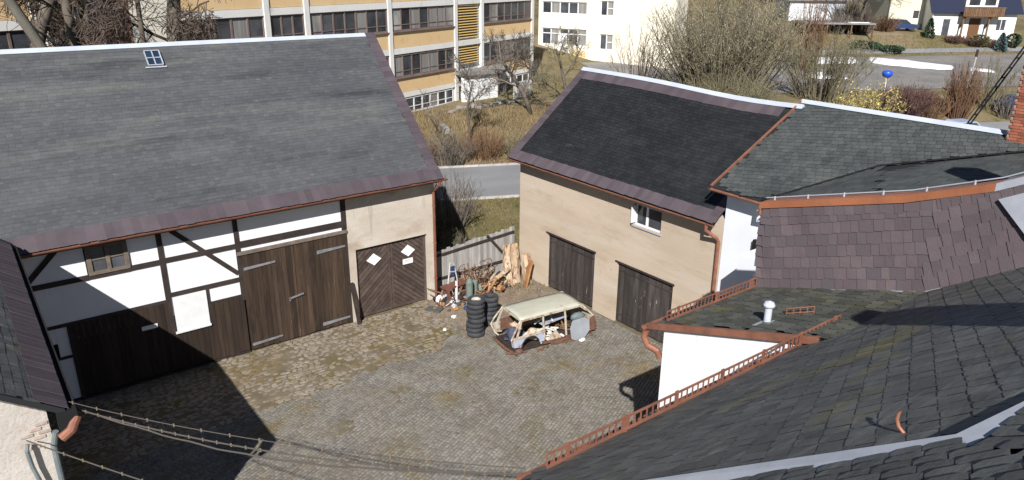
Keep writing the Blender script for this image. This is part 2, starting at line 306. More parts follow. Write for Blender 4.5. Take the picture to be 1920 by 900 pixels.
def bx(name, m, parent, *a, T=None, label=None):
    b = MB(T); b.box(*a); return b.build(name, m, parent, label=label)
CAMP = Vector((0, 0, 12.5))

def slate_shape(w, h, t, lift, cut, g=0.004):
    # local x along the course, y up the slope, z off the roof; the tail (y=0) rides proud on the course below
    x0, x1 = g, w - g
    if cut > 0:
        P = [(x0, cut * 0.35), (x0 + cut * 0.6, 0), (x1 - cut, 0), (x1, cut), (x1, h), (x0, h)]
    else: P = [(x0, 0), (x1, 0), (x1, h), (x0, h)]
    n = len(P)
    top = [(x, y, lift * (1 - y / h) + t) for x, y in P]; bot = [(x, y, lift * (1 - y / h)) for x, y in P]
    return top + bot, [tuple(range(n))] + [(i + n, (i + 1) % n + n, (i + 1) % n, i) for i in range(1 if cut <= 0 else 3)]

def slates(O, U, V, poly, ch, widths, m, parent, nind=300, lap=0.5, t=0.008, lift=0.016, cut=0.0, jit=0.006, warp=None, rot=0.0, visible=None, gap=.004):
    """lays a field of slates inside poly (u, v metres on the plane O, U, V): the nind nearest the camera as objects, the rest one piece of stuff"""
    O = Vector(O); U = Vector(U).normalized(); V = Vector(V).normalized()
    if U.cross(V).z < 0: U = -U; poly = [(-u, v) for u, v in poly]; rot = -rot
    if rot:
        U2 = U * cos(rot) + V * sin(rot); V2 = -U * sin(rot) + V * cos(rot)
        poly = [(u * cos(rot) + v * sin(rot), -u * sin(rot) + v * cos(rot)) for u, v in poly]; U, V = U2, V2
    Nn = U.cross(V).normalized(); R = random.Random(len(poly) + int(abs(O.x) * 100))
    us = [p[0] for p in poly]; vs = [p[1] for p in poly]
    L = []; h = ch * (1 + lap)
    r = 0; v = min(vs) - ch * 0.5
    while v < max(vs) + ch:
        u = min(us) - R.uniform(0, max(widths))
        while u < max(us) + max(widths):
            k = R.randrange(len(widths)); w = widths[k]
            if inside(poly, u + w / 2, v + ch / 2):
                p = O + U * u + V * (v + R.uniform(-jit, jit)) + Nn * (0.004 + R.uniform(0, 0.004))
                if warp: p = p + Vector((0, 0, warp(p)))
                L.append((p, k, R.uniform(-0.012, 0.012)))
            u += w
        v += ch; r += 1
    shapes = [slate_shape(w, h, t, lift, cut, gap) for w in widths]
    L.sort(key=lambda q: (q[0] - CAMP).length - (1000 if (visible and visible(q[0])) else 0))
    mes = []
    for vv, ff in shapes:
        b = MB(); b.add(vv, ff); mes.append(b.mesh('slate', m))
    base = Matrix((U, V, Nn)).transposed()
    mb = MB()
    for i, (p, k, a) in enumerate(L):
        Mx = (base @ Matrix.Rotation(a, 3, 'Z')).to_4x4(); Mx.translation = p
        if i < nind: inst(mes[k], 'slate', Mx, parent)
        else:
            mb.T = Mx; mb.add(*shapes[k])
    if mb.v:
        mb.T = None; mb.build('slate_courses', m, parent, kind='stuff')

def strip(A, B, across, step, m, parent, name='slate', t=0.012, off=0.0, jit=0.012, warp=None):
    """a band of individual trim slates from A to B; across = vector of the band's width"""
    A = Vector(A); B = Vector(B); ac = Vector(across); d = (B - A); n = max(1, int(d.length / step)); d.normalize()
    stp = (B - A).length / n; up = d.cross(ac).normalized()
    if up.z < 0: up = -up
    me = None; R = random.Random(n)
    w = ac.length; av = ac.normalized()
    b = MB(); b.add([(0.003, 0, 0), (stp * 1.06, 0, 0), (stp * 1.06, w, 0), (0.003, w, 0), (0.003, 0, t), (stp * 1.06, 0, t * 0.4), (stp * 1.06, w, t * 0.4), (0.003, w, t)],
                    [(0, 3, 2, 1), (4, 5, 6, 7), (0, 1, 5, 4), (1, 2, 6, 5), (2, 3, 7, 6), (3, 0, 4, 7)])
    me = b.mesh(name, m)
    base = Matrix((d, av, up)).transposed()
    for i in range(n):
        p = A + d * (stp * i) + up * (off + 0.003 * R.random()) + av * R.uniform(-jit, jit)
        if warp: p = p + Vector((0, 0, warp(p)))
        Mx = base.to_4x4(); Mx.translation = p
        inst(me, name, Mx, parent)

def wall_holes(T, x0, x1, z0, z1, holes, depth, reveal=None):
    """wall in local x,z (front at y=0, thickness depth) with rectangular openings"""
    b = MB(T)
    xs = sorted({x0, x1, *[h[0] for h in holes], *[h[1] for h in holes]}); zs = sorted({z0, z1, *[h[2] for h in holes], *[h[3] for h in holes]})
    for i in range(len(xs) - 1):
        for k in range(len(zs) - 1):
            cx, cz = (xs[i] + xs[i + 1]) / 2, (zs[k] + zs[k + 1]) / 2
            if any(h[0] < cx < h[1] and h[2] < cz < h[3] for h in holes): continue
            a, c, e, f = xs[i], xs[i + 1], zs[k], zs[k + 1]
            b.add([(a, 0, e), (c, 0, e), (c, 0, f), (a, 0, f)], [(0, 1, 2, 3)]); b.add([(a, depth, e), (c, depth, e), (c, depth, f), (a, depth, f)], [(3, 2, 1, 0)])
    for a, c, e, f in list(holes) + [(x0, x1, z0, z1)]:
        b.add([(a, 0, e), (a, depth, e), (c, depth, e), (c, 0, e)], [(0, 1, 2, 3)]); b.add([(a, 0, f), (a, depth, f), (c, depth, f), (c, 0, f)], [(3, 2, 1, 0)])
        b.add([(a, 0, e), (a, depth, e), (a, depth, f), (a, 0, f)], [(0, 1, 2, 3)]); b.add([(c, 0, e), (c, depth, e), (c, depth, f), (c, 0, f)], [(3, 2, 1, 0)])
    return b
def TX(ox, oy, oz, ang):           # local frame: x along direction ang, y to its left, z up
    return Matrix.Translation((ox, oy, oz)) @ Matrix.Rotation(ang, 4, 'Z')

# ------------------------------------------------------------------ ground
def terr(x, y):
    w = .407 * x + .914 * y
    pts = [(-400, 0), (49, 0), (57, 2), (80, 3), (87, 5), (100, 6), (400, 30), (900, 60)]
    for (a, za), (b, zb) in zip(pts, pts[1:]):
        if w <= b: return za + (zb - za) * (w - a) / (b - a)
    return 60
def grid(name, m, xs, ys, f, dz=0.0, kind='structure', parent=None):
    b = MB(); nx, ny = len(xs), len(ys)
    V = [(*f(x, y), terr(*f(x, y)) + dz) for y in ys for x in xs]
    b.add(V, [(j * nx + i, j * nx + i + 1, (j + 1) * nx + i + 1, (j + 1) * nx + i) for j in range(ny - 1) for i in range(nx - 1)])
    return b.build(name, m, parent, kind=kind)
def rw(a, w):                      # road frame: a along (-24 deg), w across
    return (a * .914 + w * .407, -a * .407 + w * .914)
def lin(a, b, n): return [a + (b - a) * i / n for i in range(n + 1)]
grid('terrain', 'ground', lin(-500, 700, 24), [-300, -60, -10, 10, 20, 30, 40, 49, 53, 57, 65, 80, 87, 100, 140, 200, 400, 890], rw, -0.035)
road = grid('road', 'asphalt', lin(-120, 160, 20), [40.5, 44, 47.7], rw, -0.02)
for w in (40.4, 47.8):
    b = MB(); b.box(0, 0.98, -0.08, 0.08, -0.1, 0.09); me = b.mesh('kerb', 'kerb')
    for i in range(-4, 60):
        x, y = rw(i * 1.0, w); inst(me, 'kerb', TX(x, y, 0, radians(-24)), road)
lot = grid('parking_lot', 'lot', lin(52, 112, 24), lin(60, 78.5, 6), lambda a, w: rw(a - 26, w), 0.012)
path = grid('garden_path', 'asphalt', lin(60, 130, 14), lin(80.3, 81.6, 1), lambda a, w: rw(a - 26, w), 0.012)
side = grid('side_street', 'asphalt', lin(30, 75, 12), [48.3, 51.5], rw, 0.012)

# courtyard: soil bed, setts in rows, rough cobbles by the barn
yard = MB(); yard.box(-7, 18.6, -2, 24.2, -0.5, -0.012); yard = yard.build('courtyard', 'joint', kind='structure')
dirt = MB()
dirt.add([(13.7, 19.9, .004), (18.5, 19.4, .004), (18.5, 24.1, .004), (13.2, 24.1, .004), (13.0, 22.6, .004), (13.4, 21.0, .004)], [(0, 1, 2, 3, 4, 5)])
dirt.build('bare_soil', 'dirt', yard)
def frustum(w, l, h, e, R, seg=4, irr=0.0):
    if seg == 4:
        P = [(-w / 2, -l / 2), (w / 2, -l / 2), (w / 2, l / 2), (-w / 2, l / 2)]
    else: P = [(w / 2 * cos(2 * pi * k / seg) * (1 + R.uniform(-irr, irr)), l / 2 * sin(2 * pi * k / seg) * (1 + R.uniform(-irr, irr))) for k in range(seg)]
    n = len(P); V = []
    for s_, z in ((1.0, -0.06), (1.0, h * 0.55), (1 - e, h)): V += [(x * s_, y * s_, z) for x, y in P]
    V.append((R.uniform(-.1, .1) * w, R.uniform(-.1, .1) * l, h * 1.12))
    F = [(i, (i + 1) % n, n + (i + 1) % n, n + i) for i in range(n)] + [(n + i, n + (i + 1) % n, 2 * n + (i + 1) % n, 2 * n + i) for i in range(n)]
    F += [(2 * n + i, 2 * n + (i + 1) % n, 3 * n) for i in range(n)]
    return V, F
R = random.Random(5)
cobline = [(-7, 19.3), (2.5, 19.4), (5.5, 19.75), (7.6, 19.55), (9.5, 19.95), (11.8, 19.7), (12.8, 20.3), (13.6, 21.4)]
def in_cob(x, y):
    for (a, ya), (b, yb) in zip(cobline, cobline[1:]):
        if a <= x <= b: return y > ya + (yb - ya) * (x - a) / (b - a) + 0.12 * sin(x * 5.1)
    return False
sets_v = [frustum(R.uniform(.10, .135), R.uniform(.085, .098), R.uniform(.016, .027), .18, R) for _ in range(9)]
pl = []
ang = radians(24)
for i in range(-220, 220):
    v = i * 0.106; u = -14.0 + R.uniform(0, .15)
    while u < 26:
        k = R.randrange(9); bend = 0.0045 * (u - 6) ** 2
        x = 9 + (u - 6) * cos(ang) - (v + bend * 0.6) * sin(ang); y = 14 + (u - 6) * sin(ang) + (v + bend * 0.6) * cos(ang)
        u += 0.132 + R.uniform(-.012, .012)
        if not (-1.5 < x < 18.4 and 8.5 < y < 23): continue
        if y < 12.4 and x > 7.5: continue
        if x > 13.55 + R.uniform(-.15, .15) and y > 19.9 + R.uniform(-.2, .2) and x < 18.5: continue
        if in_cob(x, y): continue
        if x < 0.4 and y > 13.1: continue
        pl.append((x, y, k, ang + R.uniform(-.05, .05) - 0.0054 * (u - 6), R.uniform(-.006, .006)))
pl.sort(key=lambda q: (q[0]) ** 2 + q[1] ** 2 if not (q[0] < 3.4 + 0.6 * (14 - q[1])) else 1e6)
mes = []
for sv in sets_v:
    b = MB(); b.add(*sv); mes.append(b.mesh('sett', 'sett'))
mb = MB()
for i, (x, y, k, a, dz) in enumerate(pl):
    T = TX(x, y, dz, a)
    if i < 300: inst(mes[k], 'sett', T, yard)
    else: mb.T = T; mb.add(*sets_v[k])
mb.T = None; mb.build('sett_paving', 'sett', yard, kind='stuff')
cob_v = [frustum(R.uniform(.17, .25), R.uniform(.125, .17), R.uniform(.007, .014), .15, R, 6, .22) for _ in range(10)]
pl = []
y = 19.2
while y < 23.5:
    x = -1 + R.uniform(0, .2)
    while x < 14.2:
        xx, yy = x + R.uniform(-.03, .03), y + R.uniform(-.03, .03)
        if in_cob(xx, yy) and not (xx < .45): pl.append((xx, yy, R.randrange(10), R.uniform(-.5, .5), R.uniform(-.012, .012)))
        x += R.uniform(.165, .225)
    y += 0.145
pl.sort(key=lambda q: abs(q[0] - 9) + abs(q[1] - 20.5))
mes = []
for sv in cob_v:
    b = MB(); b.add(*sv); mes.append(b.mesh('cobblestone', 'cobble'))
mb = MB()
for i, (x, y, k, a, dz) in enumerate(pl):
    T = TX(x, y, dz, a)
    if i < 300: inst(mes[k], 'cobblestone', T, yard)
    else: mb.T = T; mb.add(*cob_v[k])
mb.T = None; mb.build('cobble_paving', 'cobble', yard, kind='stuff')
from mathutils import noise as mn
def soil(name, x0, x1, y0, y1, st, base_, amp, ok):
    b = MB(); nx, ny = int((x1 - x0) / st), int((y1 - y0) / st); V = []
    for j in range(ny + 1):
        for i in range(nx + 1):
            x, y = x0 + i * st, y0 + j * st; p_ = Vector((x * .75, y * .75, 3.1)); q_ = mn.noise(p_) + .5 * mn.noise(p_ * 2.7) + .35 * mn.noise(p_ * 7)
            V.append((x, y, base_ + amp * q_))
    F = [(j * (nx + 1) + i, j * (nx + 1) + i + 1, (j + 1) * (nx + 1) + i + 1, (j + 1) * (nx + 1) + i) for j in range(ny) for i in range(nx) if ok(x0 + (i + .5) * st, y0 + (j + .5) * st)]
    b.add(V, F); return b.build(name, 'joint', yard, True)
soil('soil_bed', .5, 13.7, 19.1, 23.5, .11, .0035, .013, in_cob)
soil('soil_bed', 1.0, 18.4, 10.0, 23.0, .14, .004, .026, lambda x, y: not in_cob(x, y) and not (x > 13.3 and y > 19.7))
# tufts of moss grass between stones
mb = MB(); R = random.Random(3)
for c in range(70):
    cx, cy = R.uniform(2.5, 13.4), R.uniform(19.8, 23.3)
    if c > 45: cx, cy = R.uniform(7, 18), R.uniform(13.5, 20)
    for k in range(40):
        x, y = cx + R.gauss(0, .28), cy + R.gauss(0, .14)
        if y > 23.4 or x > 18.4: continue
        a = R.uniform(0, 6.3); w = .014
        mb.add([(x - w * cos(a), y - w * sin(a), .0), (x + w * cos(a), y + w * sin(a), .0), (x + R.gauss(0, .02), y + R.gauss(0, .02), R.uniform(.025, .06))], [(0, 1, 2)])
mb.build('moss_tufts', 'green_grass', yard, kind='stuff')

# ================================================================== BARN
BY = 23.54
barn = thing('barn', 'long half timbered barn with a big weathered slate roof, brown gate and chevron garage door', 'barn', (7, BY, 0))
# walls: core shell
b = MB(); b.box(-8, 14.15, BY + .35, 32.6, 0, 4.7); b.build('back_wall', 'grey_plaster', barn)
# gable end triangle
b = MB(); b.prism([(13.9, BY + .36, 4.72), (13.9, 32.5, 4.72), (13.9, 28.0, 9.7)], (.25, 0, 0)); b.build('gable_wall', 'grey_plaster', barn)
b = MB(); b.box(.3, 10.45, BY, BY + .3, 2.0, 4.95); b.build('wall_panel', 'white_plaster', barn)
b = wall_holes(TX(10.5, BY - .03, 0, 0), 0, 3.68, -.05, 4.95, [(.3, 3.3, -.05, 2.82)], .35); b.build('rendered_wall', 'grey_plaster', barn)
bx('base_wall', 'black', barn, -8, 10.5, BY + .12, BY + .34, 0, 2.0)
b = MB(); b.box(-8, 14.2, 22.98, BY + .3, 4.96, 5.02); b.build('soffit', 'timber_dark', barn)
F0 = BY - .035                      # beam face
def beam(x0, x1, z0, z1, name='timber_beam', y=F0): bx(name, 'timber_dark', barn, x0, x1, y, BY + .05, z0, z1)
beam(.5, 10.45, 4.8, 4.95); beam(4.27, 4.43, 1.4, 4.8, 'timber_post'); beam(6.585, 6.735, 1.95, 4.8, 'timber_post'); beam(10.33, 10.52, 3.68, 4.8, 'timber_post')
beam(.55, 2.3, 3.77, 3.93); beam(3.45, 4.27, 3.79, 3.95); beam(2.3, 3.45, 3.78, 3.88); beam(4.43, 6.585, 3.81, 3.97); beam(6.735, 10.33, 3.80, 4.02)
beam(4.43, 6.585, 2.64, 2.79); beam(.55, 4.27, 2.49, 2.59); beam(5.5, 5.58, 1.42, 2.64, 'timber_post'); beam(5.58, 6.585, 2.11, 2.17)
for a, c in (((.66, 3.9), (1.6, 4.82)), ((4.72, 4.82), (6.56, 2.95))):
    b = MB(); b.bar((a[0], F0 + .055, a[1]), (c[0], F0 + .055, c[1]), .15, .13, (0, 1, 0)); b.build('timber_brace', 'timber_dark', barn)
# window under the eave
w = MB()
bx('window_recess', 'black', barn, 2.3, 3.45, BY - .012, BY + .1, 3.88, 4.8)
for x in (2.33, 3.32): w.box(x, x + .13, F0 - .03, BY, 3.9, 4.8)
w.box(2.46, 3.32, F0 - .03, BY, 3.9, 4.0); w.box(2.46, 3.32, F0 - .03, BY, 4.72, 4.8); w.box(2.84, 2.95, F0 - .03, BY, 4.0, 4.72)
for z in (4.35,): w.box(2.46, 2.84, F0 - .015, BY - .02, z, z + .04); w.box(2.95, 3.32, F0 - .015, BY - .02, z, z + .04)
w = w.build('window', 'frame_old', barn)
for x in (2.465, 2.955):
    for z in (4.005, 4.395): bx('pane', 'glass', w, x, x + .36, BY - .018, BY - .014, z, z + .33)
# plank cladding
R = random.Random(21)
def planks(x0, x1, z0, z1, m, parent, y=F0, t=.03, w=(.13, .2), name='plank', dz=.03):
    x = x0
    while x < x1 - .04:
        ww = min(R.uniform(*w), x1 - x); yy = y + R.uniform(-.008, .008)
        bx(name, m, parent, x + .004, x + ww - .004, yy, yy + t, z0 + R.uniform(0, dz), z1 - R.uniform(0, dz * .3)); x += ww
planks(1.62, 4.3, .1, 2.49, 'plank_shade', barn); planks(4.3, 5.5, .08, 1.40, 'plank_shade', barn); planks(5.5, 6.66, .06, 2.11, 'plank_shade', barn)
bx('wall_board', 'white_paint', barn, 4.46, 5.48, BY - .06, BY - .02, 1.45, 2.63); bx('wall_board_sill', 'white_paint', barn, 4.40, 5.50, BY - .10, BY - .0605, 1.38, 1.45)
bx('plaque', 'sign_white', barn, 3.45, 3.91, F0 - .045, F0 - .012, 1.77, 1.90)
bx('timber_sill', 'timber_dark', barn, 1.62, 6.66, F0 - .03, BY + .1, 0, .06)
for a in ((.9, 1.5, .1, 1.48), (1.2, 1.5, 1.56, 2.47)): bx('wall_panel', 'white_plaster', barn, a[0], a[1], BY - .012, BY + .1, a[2], a[3])
bx('timber_post', 'timber_dark', barn, 1.5, 1.62, F0 - .03, BY, .05, 2.49); bx('timber_rail', 'timber_dark', barn, .7, 1.5, F0 - .02, BY, 1.48, 1.56)
# gate
bx('lintel', 'frame_old', barn, 6.6, 10.5, F0 - .05, BY + .05, 3.56, 3.67)
for i, (x0, x1) in enumerate(((6.72, 8.495), (8.505, 10.42))):
    lf = bx('gate_leaf', 'timber_dark', barn, x0, x1, BY + .0, BY + .06, .05, 3.55)
    planks(x0, x1, .03, 3.55, 'plank_brown', lf, y=BY - .045, w=(.15, .24), t=.04, dz=.04)
    for z in (3.0, .2):
        h = MB(); xa, xb = (x0 + .03, x0 + 1.1) if i == 0 else (x1 - 1.1, x1 - .03)
        h.prism([(xa, BY - .075, z), (xb, BY - .075, z + .06), (xb, BY - .075, z + .12), (xa, BY - .075, z + (.10 if i == 0 else .13))], (0, .02, 0)); h.build('strap_hinge', 'iron', lf)
    if i == 0:
        h = MB(); h.bar((8.18, BY - .08, 1.6), (8.70, BY - .08, 1.68), .05, .05); h.bar((8.2, BY - .08, 1.52), (8.2, BY - .08, 1.62), .05, .05); h.build('latch', 'iron', lf)
bx('gate_post', 'timber_dark', barn, 10.42, 10.5, F0 - .01, BY + .05, 0, 3.56)
# chevron garage door
def clip(poly, a, b, c):            # keep a*x+b*z<=c
    out = []
    for i in range(len(poly)):
        p, q = poly[i], poly[(i + 1) % len(poly)]; dp, dq = a * p[0] + b * p[1] - c, a * q[0] + b * q[1] - c
        if dp <= 0: out.append(p)
        if dp * dq < 0: t = dp / (dp - dq); out.append((p[0] + t * (q[0] - p[0]), p[1] + t * (q[1] - p[1])))
    return out
gy = BY + .10
for i, (x0, x1, sgn) in enumerate(((10.82, 12.24, 1), (12.26, 13.78, -1))):
    lf = bx('garage_leaf', 'timber_dark', barn, x0, x1, gy + .03, gy + .07, .04, 2.8)
    for (a, c, e, f) in ((x0, x0 + .09, .04, 2.8), (x1 - .09, x1, .04, 2.8), (x0 + .09, x1 - .09, .04, .14), (x0 + .09, x1 - .09, 2.70, 2.8)): bx('rail', 'plank_garage', lf, a, c, gy - .02, gy + .03, e, f)
    rx0, rx1, rz0, rz1 = x0 + .093, x1 - .093, .143, 2.697
    s = .15; n = 0
    for k in range(-40, 60):
        c0 = k * s
        pl_ = [(rx0, rz0), (rx1, rz0), (rx1, rz1), (rx0, rz1)]
        nx, nz = (-sgn * .66, .75)
        off = nx * (rx0 if sgn > 0 else rx1) + nz * rz0
        pl_ = clip(pl_, nx, nz, off + c0 + s - .03)
        if len(pl_) > 2: pl_ = clip(pl_, -nx, -nz, -(off + c0))
        if len(pl_) > 2:
            b = MB(); b.prism([(x, gy - .012 + .006 * (k % 3), z) for x, z in pl_], (0, .036, 0)); b.build('board', 'plank_garage', lf)
    cx, cz = ((11.555, 2.25), (13.01, 2.28))[i]
    b = MB(); b.prism([(cx, gy - .045, cz + .235), (cx + .30, gy - .045, cz - .02), (cx + .0, gy - .045, cz - .235), (cx - .30, gy - .045, cz + .0)], (0, .03, 0)); b.build('diamond_plate', 'sign_white', lf)
    if i == 1:
        pq = bx('notice', 'sign_white', lf, 12.76, 13.2, gy - .04, gy - .024, 1.75, 1.96)
        q = MB(); q.bar((12.8, gy - .043, 1.83), (12.95, gy - .043, 1.86), .012, .004, (0, 1, 0)); q.bar((12.95, gy - .043, 1.86), (13.15, gy - .043, 1.83), .012, .004, (0, 1, 0)); q.bar((12.83, gy - .043, 1.90), (13.1, gy - .043, 1.91), .012, .004, (0, 1, 0))
        par(q.build('scribble', 'sign_grey'), lf)
# roof
rs = Vector((0, 28.0 - 23.05, 10.0 - 5.08)).normalized()
roof = MB(); roof.add([(-9, 23.05, 5.05), (14.25, 23.05, 5.05), (14.25, 28.0, 9.97), (-9, 28.0, 9.97), (-9, 33.0, 5.0), (14.25, 33.0, 5.0)], [(0, 1, 2, 3), (3, 2, 5, 4)])
roof.add([(14.25, 23.05, 5.05), (14.25, 23.05, 4.93), (14.25, 28.0, 9.85), (14.25, 28.0, 9.97), (14.25, 33, 5.0), (14.25, 33, 4.88)], [(0, 1, 2, 3), (3, 2, 5, 4)])
roof = roof.build('roof', 'underlay', barn)
slates((-9, 23.05, 5.05), (1, 0, 0), rs, [(0.2, .4), (22.95, .4), (22.95, 6.95), (0.2, 6.95)], .13, (.17, .2, .23), 'slate_barn', roof, 0, cut=0.03, lift=.010, t=.005, jit=.012, gap=.0008)
strip((0.0, 23.02, 5.06), (14.3, 23.02, 5.06), rs * .52, .24, 'slate_band', roof, off=.03)
strip((13.86, 23.3, 5.34), (13.86, 28.0, 10.0), (.42, 0, 0), .24, 'slate_band', roof, off=.032)
rc = MB(); rc.prism([(-9, 27.88, 9.90), (-9, 28.0, 10.03), (-9, 28.12, 9.90), (-9, 28.0, 9.98)], (23.27, 0, 0)); rc.build('ridge_cap', 'zinc_ridge', roof)
# roof window in the barn
def rp(x, s, n=0): p = Vector((x, 23.05, 5.05)) + rs * s + Vector((0, -rs.z, rs.y)) * n; return p
f = MB()
for a, c in (((5.6, 6.02), (6.06, 6.02)), ((5.6, 6.62), (6.06, 6.62)), ((5.6, 6.02), (5.6, 6.62)), ((6.06, 6.02), (6.06, 6.62)), ((5.83, 6.02), (5.83, 6.62)), ((5.6, 6.32), (6.06, 6.32))):
    f.bar(rp(a[0], a[1], .10), rp(c[0], c[1], .10), (.032), .07, (0, -rs.z, rs.y))
f = f.build('roof_window', 'zinc', roof)
b = MB(); b.bar(rp(5.5, 5.98, .05), rp(6.16, 5.98, .05), .05, .03, (0, -rs.z, rs.y)); b.build('flashing', 'zinc', roof)
for x in (5.715, 5.945):
    for s_ in (6.17, 6.47):
        p = MB(); p.bar(rp(x - .09, s_, .09), rp(x + .09, s_, .09), .25, .012, (0, -rs.z, rs.y)); o = p.build('pane', 'glass_blue', None); par(o, f) if False else par(o, roof)
# gutter, downpipe
g = MB(); g.half_tube((.2, 22.98, 5.06), (14.45, 22.98, 5.06), .075); g.half_tube((.2, 23.12, 4.97), (14.2, 23.12, 4.97), .03, 5); g.build('gutter', 'copper_dark', barn)
g = MB(); g.tube([(14.12, 22.98, 5.0), (14.12, 22.98, 4.86), (14.1, 23.3, 4.6), (14.1, 23.42, 4.5), (14.1, 23.42, .1)], .055, 10); g.build('downpipe', 'copper_dark', barn)
b = MB()
for z in (.9, 2.4, 3.9): b.tube([(14.1, 23.42, z), (14.1, 23.42, z + .04)], .068, 10)
b.build('pipe_clamps', 'copper', barn, kind='stuff')

# ================================================================== BEIGE GARAGE BUILDING
GX = 18.5
gar = thing('garage_building', 'beige rendered outbuilding with two dark plank doors and a black slate roof bordered in purple', 'outbuilding', (GX, 18.6, 0))
TB = TX(GX, 23.7, 0, radians(-90))     # local x runs from the far corner towards the camera, local y into the wall (+X)
doors = [(1.88, 4.68, -.1, 2.36), (5.86, 8.55, -.1, 2.38)]; win = (6.52, 7.80, 4.03, 4.82)
b = wall_holes(TB, 0, 10.3, -.3, 5.25, doors + [win], .4); b.build('wall', 'beige_plaster', gar)
b = MB(); b.box(GX + .41, 26, 13.4, 23.7, 0, 5.2); b.build('rear_wall', 'beige_plaster', gar)
b = MB(); b.prism([(GX, 23.4, 5.25), (26, 23.4, 5.25), (22.1, 23.4, 8.2)], (0, .3, 0)); b.build('gable_wall', 'beige_plaster', gar)
for x0, x1, z0, z1 in doors:
    xm = (x0 + x1) / 2
    for a, c in ((x0 + .01, xm - .006), (xm + .006, x1 - .01)):
        lf = MB(TB); lf.box(a, c, .13, .17, z0 + .1, z1); lf = lf.build('door_leaf', 'timber_dark', gar)
        x = a
        while x < c - .03:
            w_ = min(R.uniform(.13, .2), c - x); p = MB(TB); yy = .09 + R.uniform(-.006, .006)
            p.box(x + .004, x + w_ - .004, yy, yy + .035, z0 + .12 + R.uniform(0, .05), z1 - .01); p.build('plank', 'plank_grey', lf); x += w_
        for z in (.3, z1 - .32):
            p = MB(TB); p.box(a + .03, c - .03, .068, .082, z, z + .06); p.build('strap_hinge', 'plank_grey', lf)
    p = MB(TB); p.box(x0 - .08, x1 + .06, -.025, .06, z1 + .003, z1 + .07); p.build('lintel', 'timber_dark', gar)
x0, x1, z0, z1 = win
bx('window_void', 'black', gar, x0, x1, .30, .34, z0, z1, T=TB)
w = MB(TB)
for a, c, e, f_ in ((x0, x0 + .07, z0 + .06, z1), (x1 - .07, x1, z0 + .06, z1), (x0, x1, z0, z0 + .06), (x0 + .07, x1 - .07, z1 - .05, z1), (x0 + .5, x0 + .6, z0 + .06, z1 - .05)): w.box(a, c, .10, .16, e, f_)
w.box(x0 + .02, x0 + .06, -.16, .095, z0 + .1, z1 - .06)
w = w.build('window', 'white_paint', gar)
for a, c in ((x0 + .075, x0 + .495), (x0 + .605, x1 - .075)):
    p = MB(TB); p.box(a, c, .125, .13, z0 + .065, z1 - .055); p.build('pane', 'glass', w)
p = MB(TB); p.box(x0 - .04, x1 + .05, -.05, .095, z0 - .05, z0 - .002); p.build('window_sill', 'zinc', gar)
bs = Vector((22.1 - 18.12, 0, 8.47 - 5.2)).normalized()
def sag(p): return -.17 * max(0, min(1, (p.x - 18.2) / 3.9)) * math.exp(-((p.y - 15.6) / 3.2) ** 2)
yb0, yb1 = 13.45, 24.02
roof = MB(); n = 12
ysx = lin(yb0, yb1, n)
for sgn_x, zz in ((22.1, 8.44),):
    V = []
    for y in ysx: V += [(18.12, y, 5.17), (22.1, y, 8.44 + sag(Vector((22.1, y, 0)))), (26.1, y, 5.17), (18.12, y, 5.07), ]
    F = []
    for i in range(n): F += [(4 * i, 4 * i + 4, 4 * i + 5, 4 * i + 1), (4 * i + 1, 4 * i + 5, 4 * i + 6, 4 * i + 2), (4 * i + 3, 4 * i + 7, 4 * i + 4, 4 * i)]
    roof.add(V, F)
roof = roof.build('roof', 'underlay', gar)
Lr = (Vector((22.1, 0, 8.44)) - Vector((18.12, 0, 5.17))).length
slates((18.12, yb1, 5.17), (0, -1, 0), bs, [(.38, .36), (10.5, .36), (10.5, Lr - .42), (.38, Lr - .42)], .14, (.17, .2, .23), 'slate_black', roof, 0, lift=.02, jit=.008, warp=sag)
strip((18.08, yb1, 5.15), (18.08, yb0 + .05, 5.15), bs * .46, .22, 'slate_band', roof, off=.03)
strip((22.1 - .40, yb1, 8.44 - .33), (22.1 - .40, yb0 + .6, 8.44 - .33), bs * .50, .26, 'slate_band', roof, off=.035, warp=sag)
strip(Vector((18.1, yb1 + .02, 5.17)), Vector((22.05, yb1 + .02, 8.42)), (0, -.42, 0), .22, 'slate_band', roof, off=.03)
strip(Vector((18.1, yb0 + .30, 5.17)), Vector((19.4, yb0 + .30, 6.23)), (0, -.34, 0), .22, 'slate_band', roof, off=.034)
rc = MB(); V = []
for y in ysx:
    s_ = sag(Vector((22.1, y, 0))); V += [(21.97, y, 8.43 + s_), (22.1, y, 8.56 + s_), (22.25, y, 8.43 + s_)]
rc.add(V, sum([[(3 * i, 3 * i + 3, 3 * i + 4, 3 * i + 1), (3 * i + 1, 3 * i + 4, 3 * i + 5, 3 * i + 2)] for i in range(n)], []) + [(0, 1, 2), (3 * n + 2, 3 * n + 1, 3 * n)]); rc.build('ridge_cap', 'zinc_ridge', roof)
g = MB(); g.half_tube((18.07, 24.06, 5.12), (18.07, 13.45, 5.12), .07); g.build('gutter', 'copper', gar)
g = MB(); g.tube([(18.07, 13.72, 5.1), (18.07, 13.72, 4.88), (18.36, 13.5, 4.62), (18.42, 13.46, 4.5), (18.42, 13.42, .1)], .06, 10); g.build('downpipe', 'copper', gar)

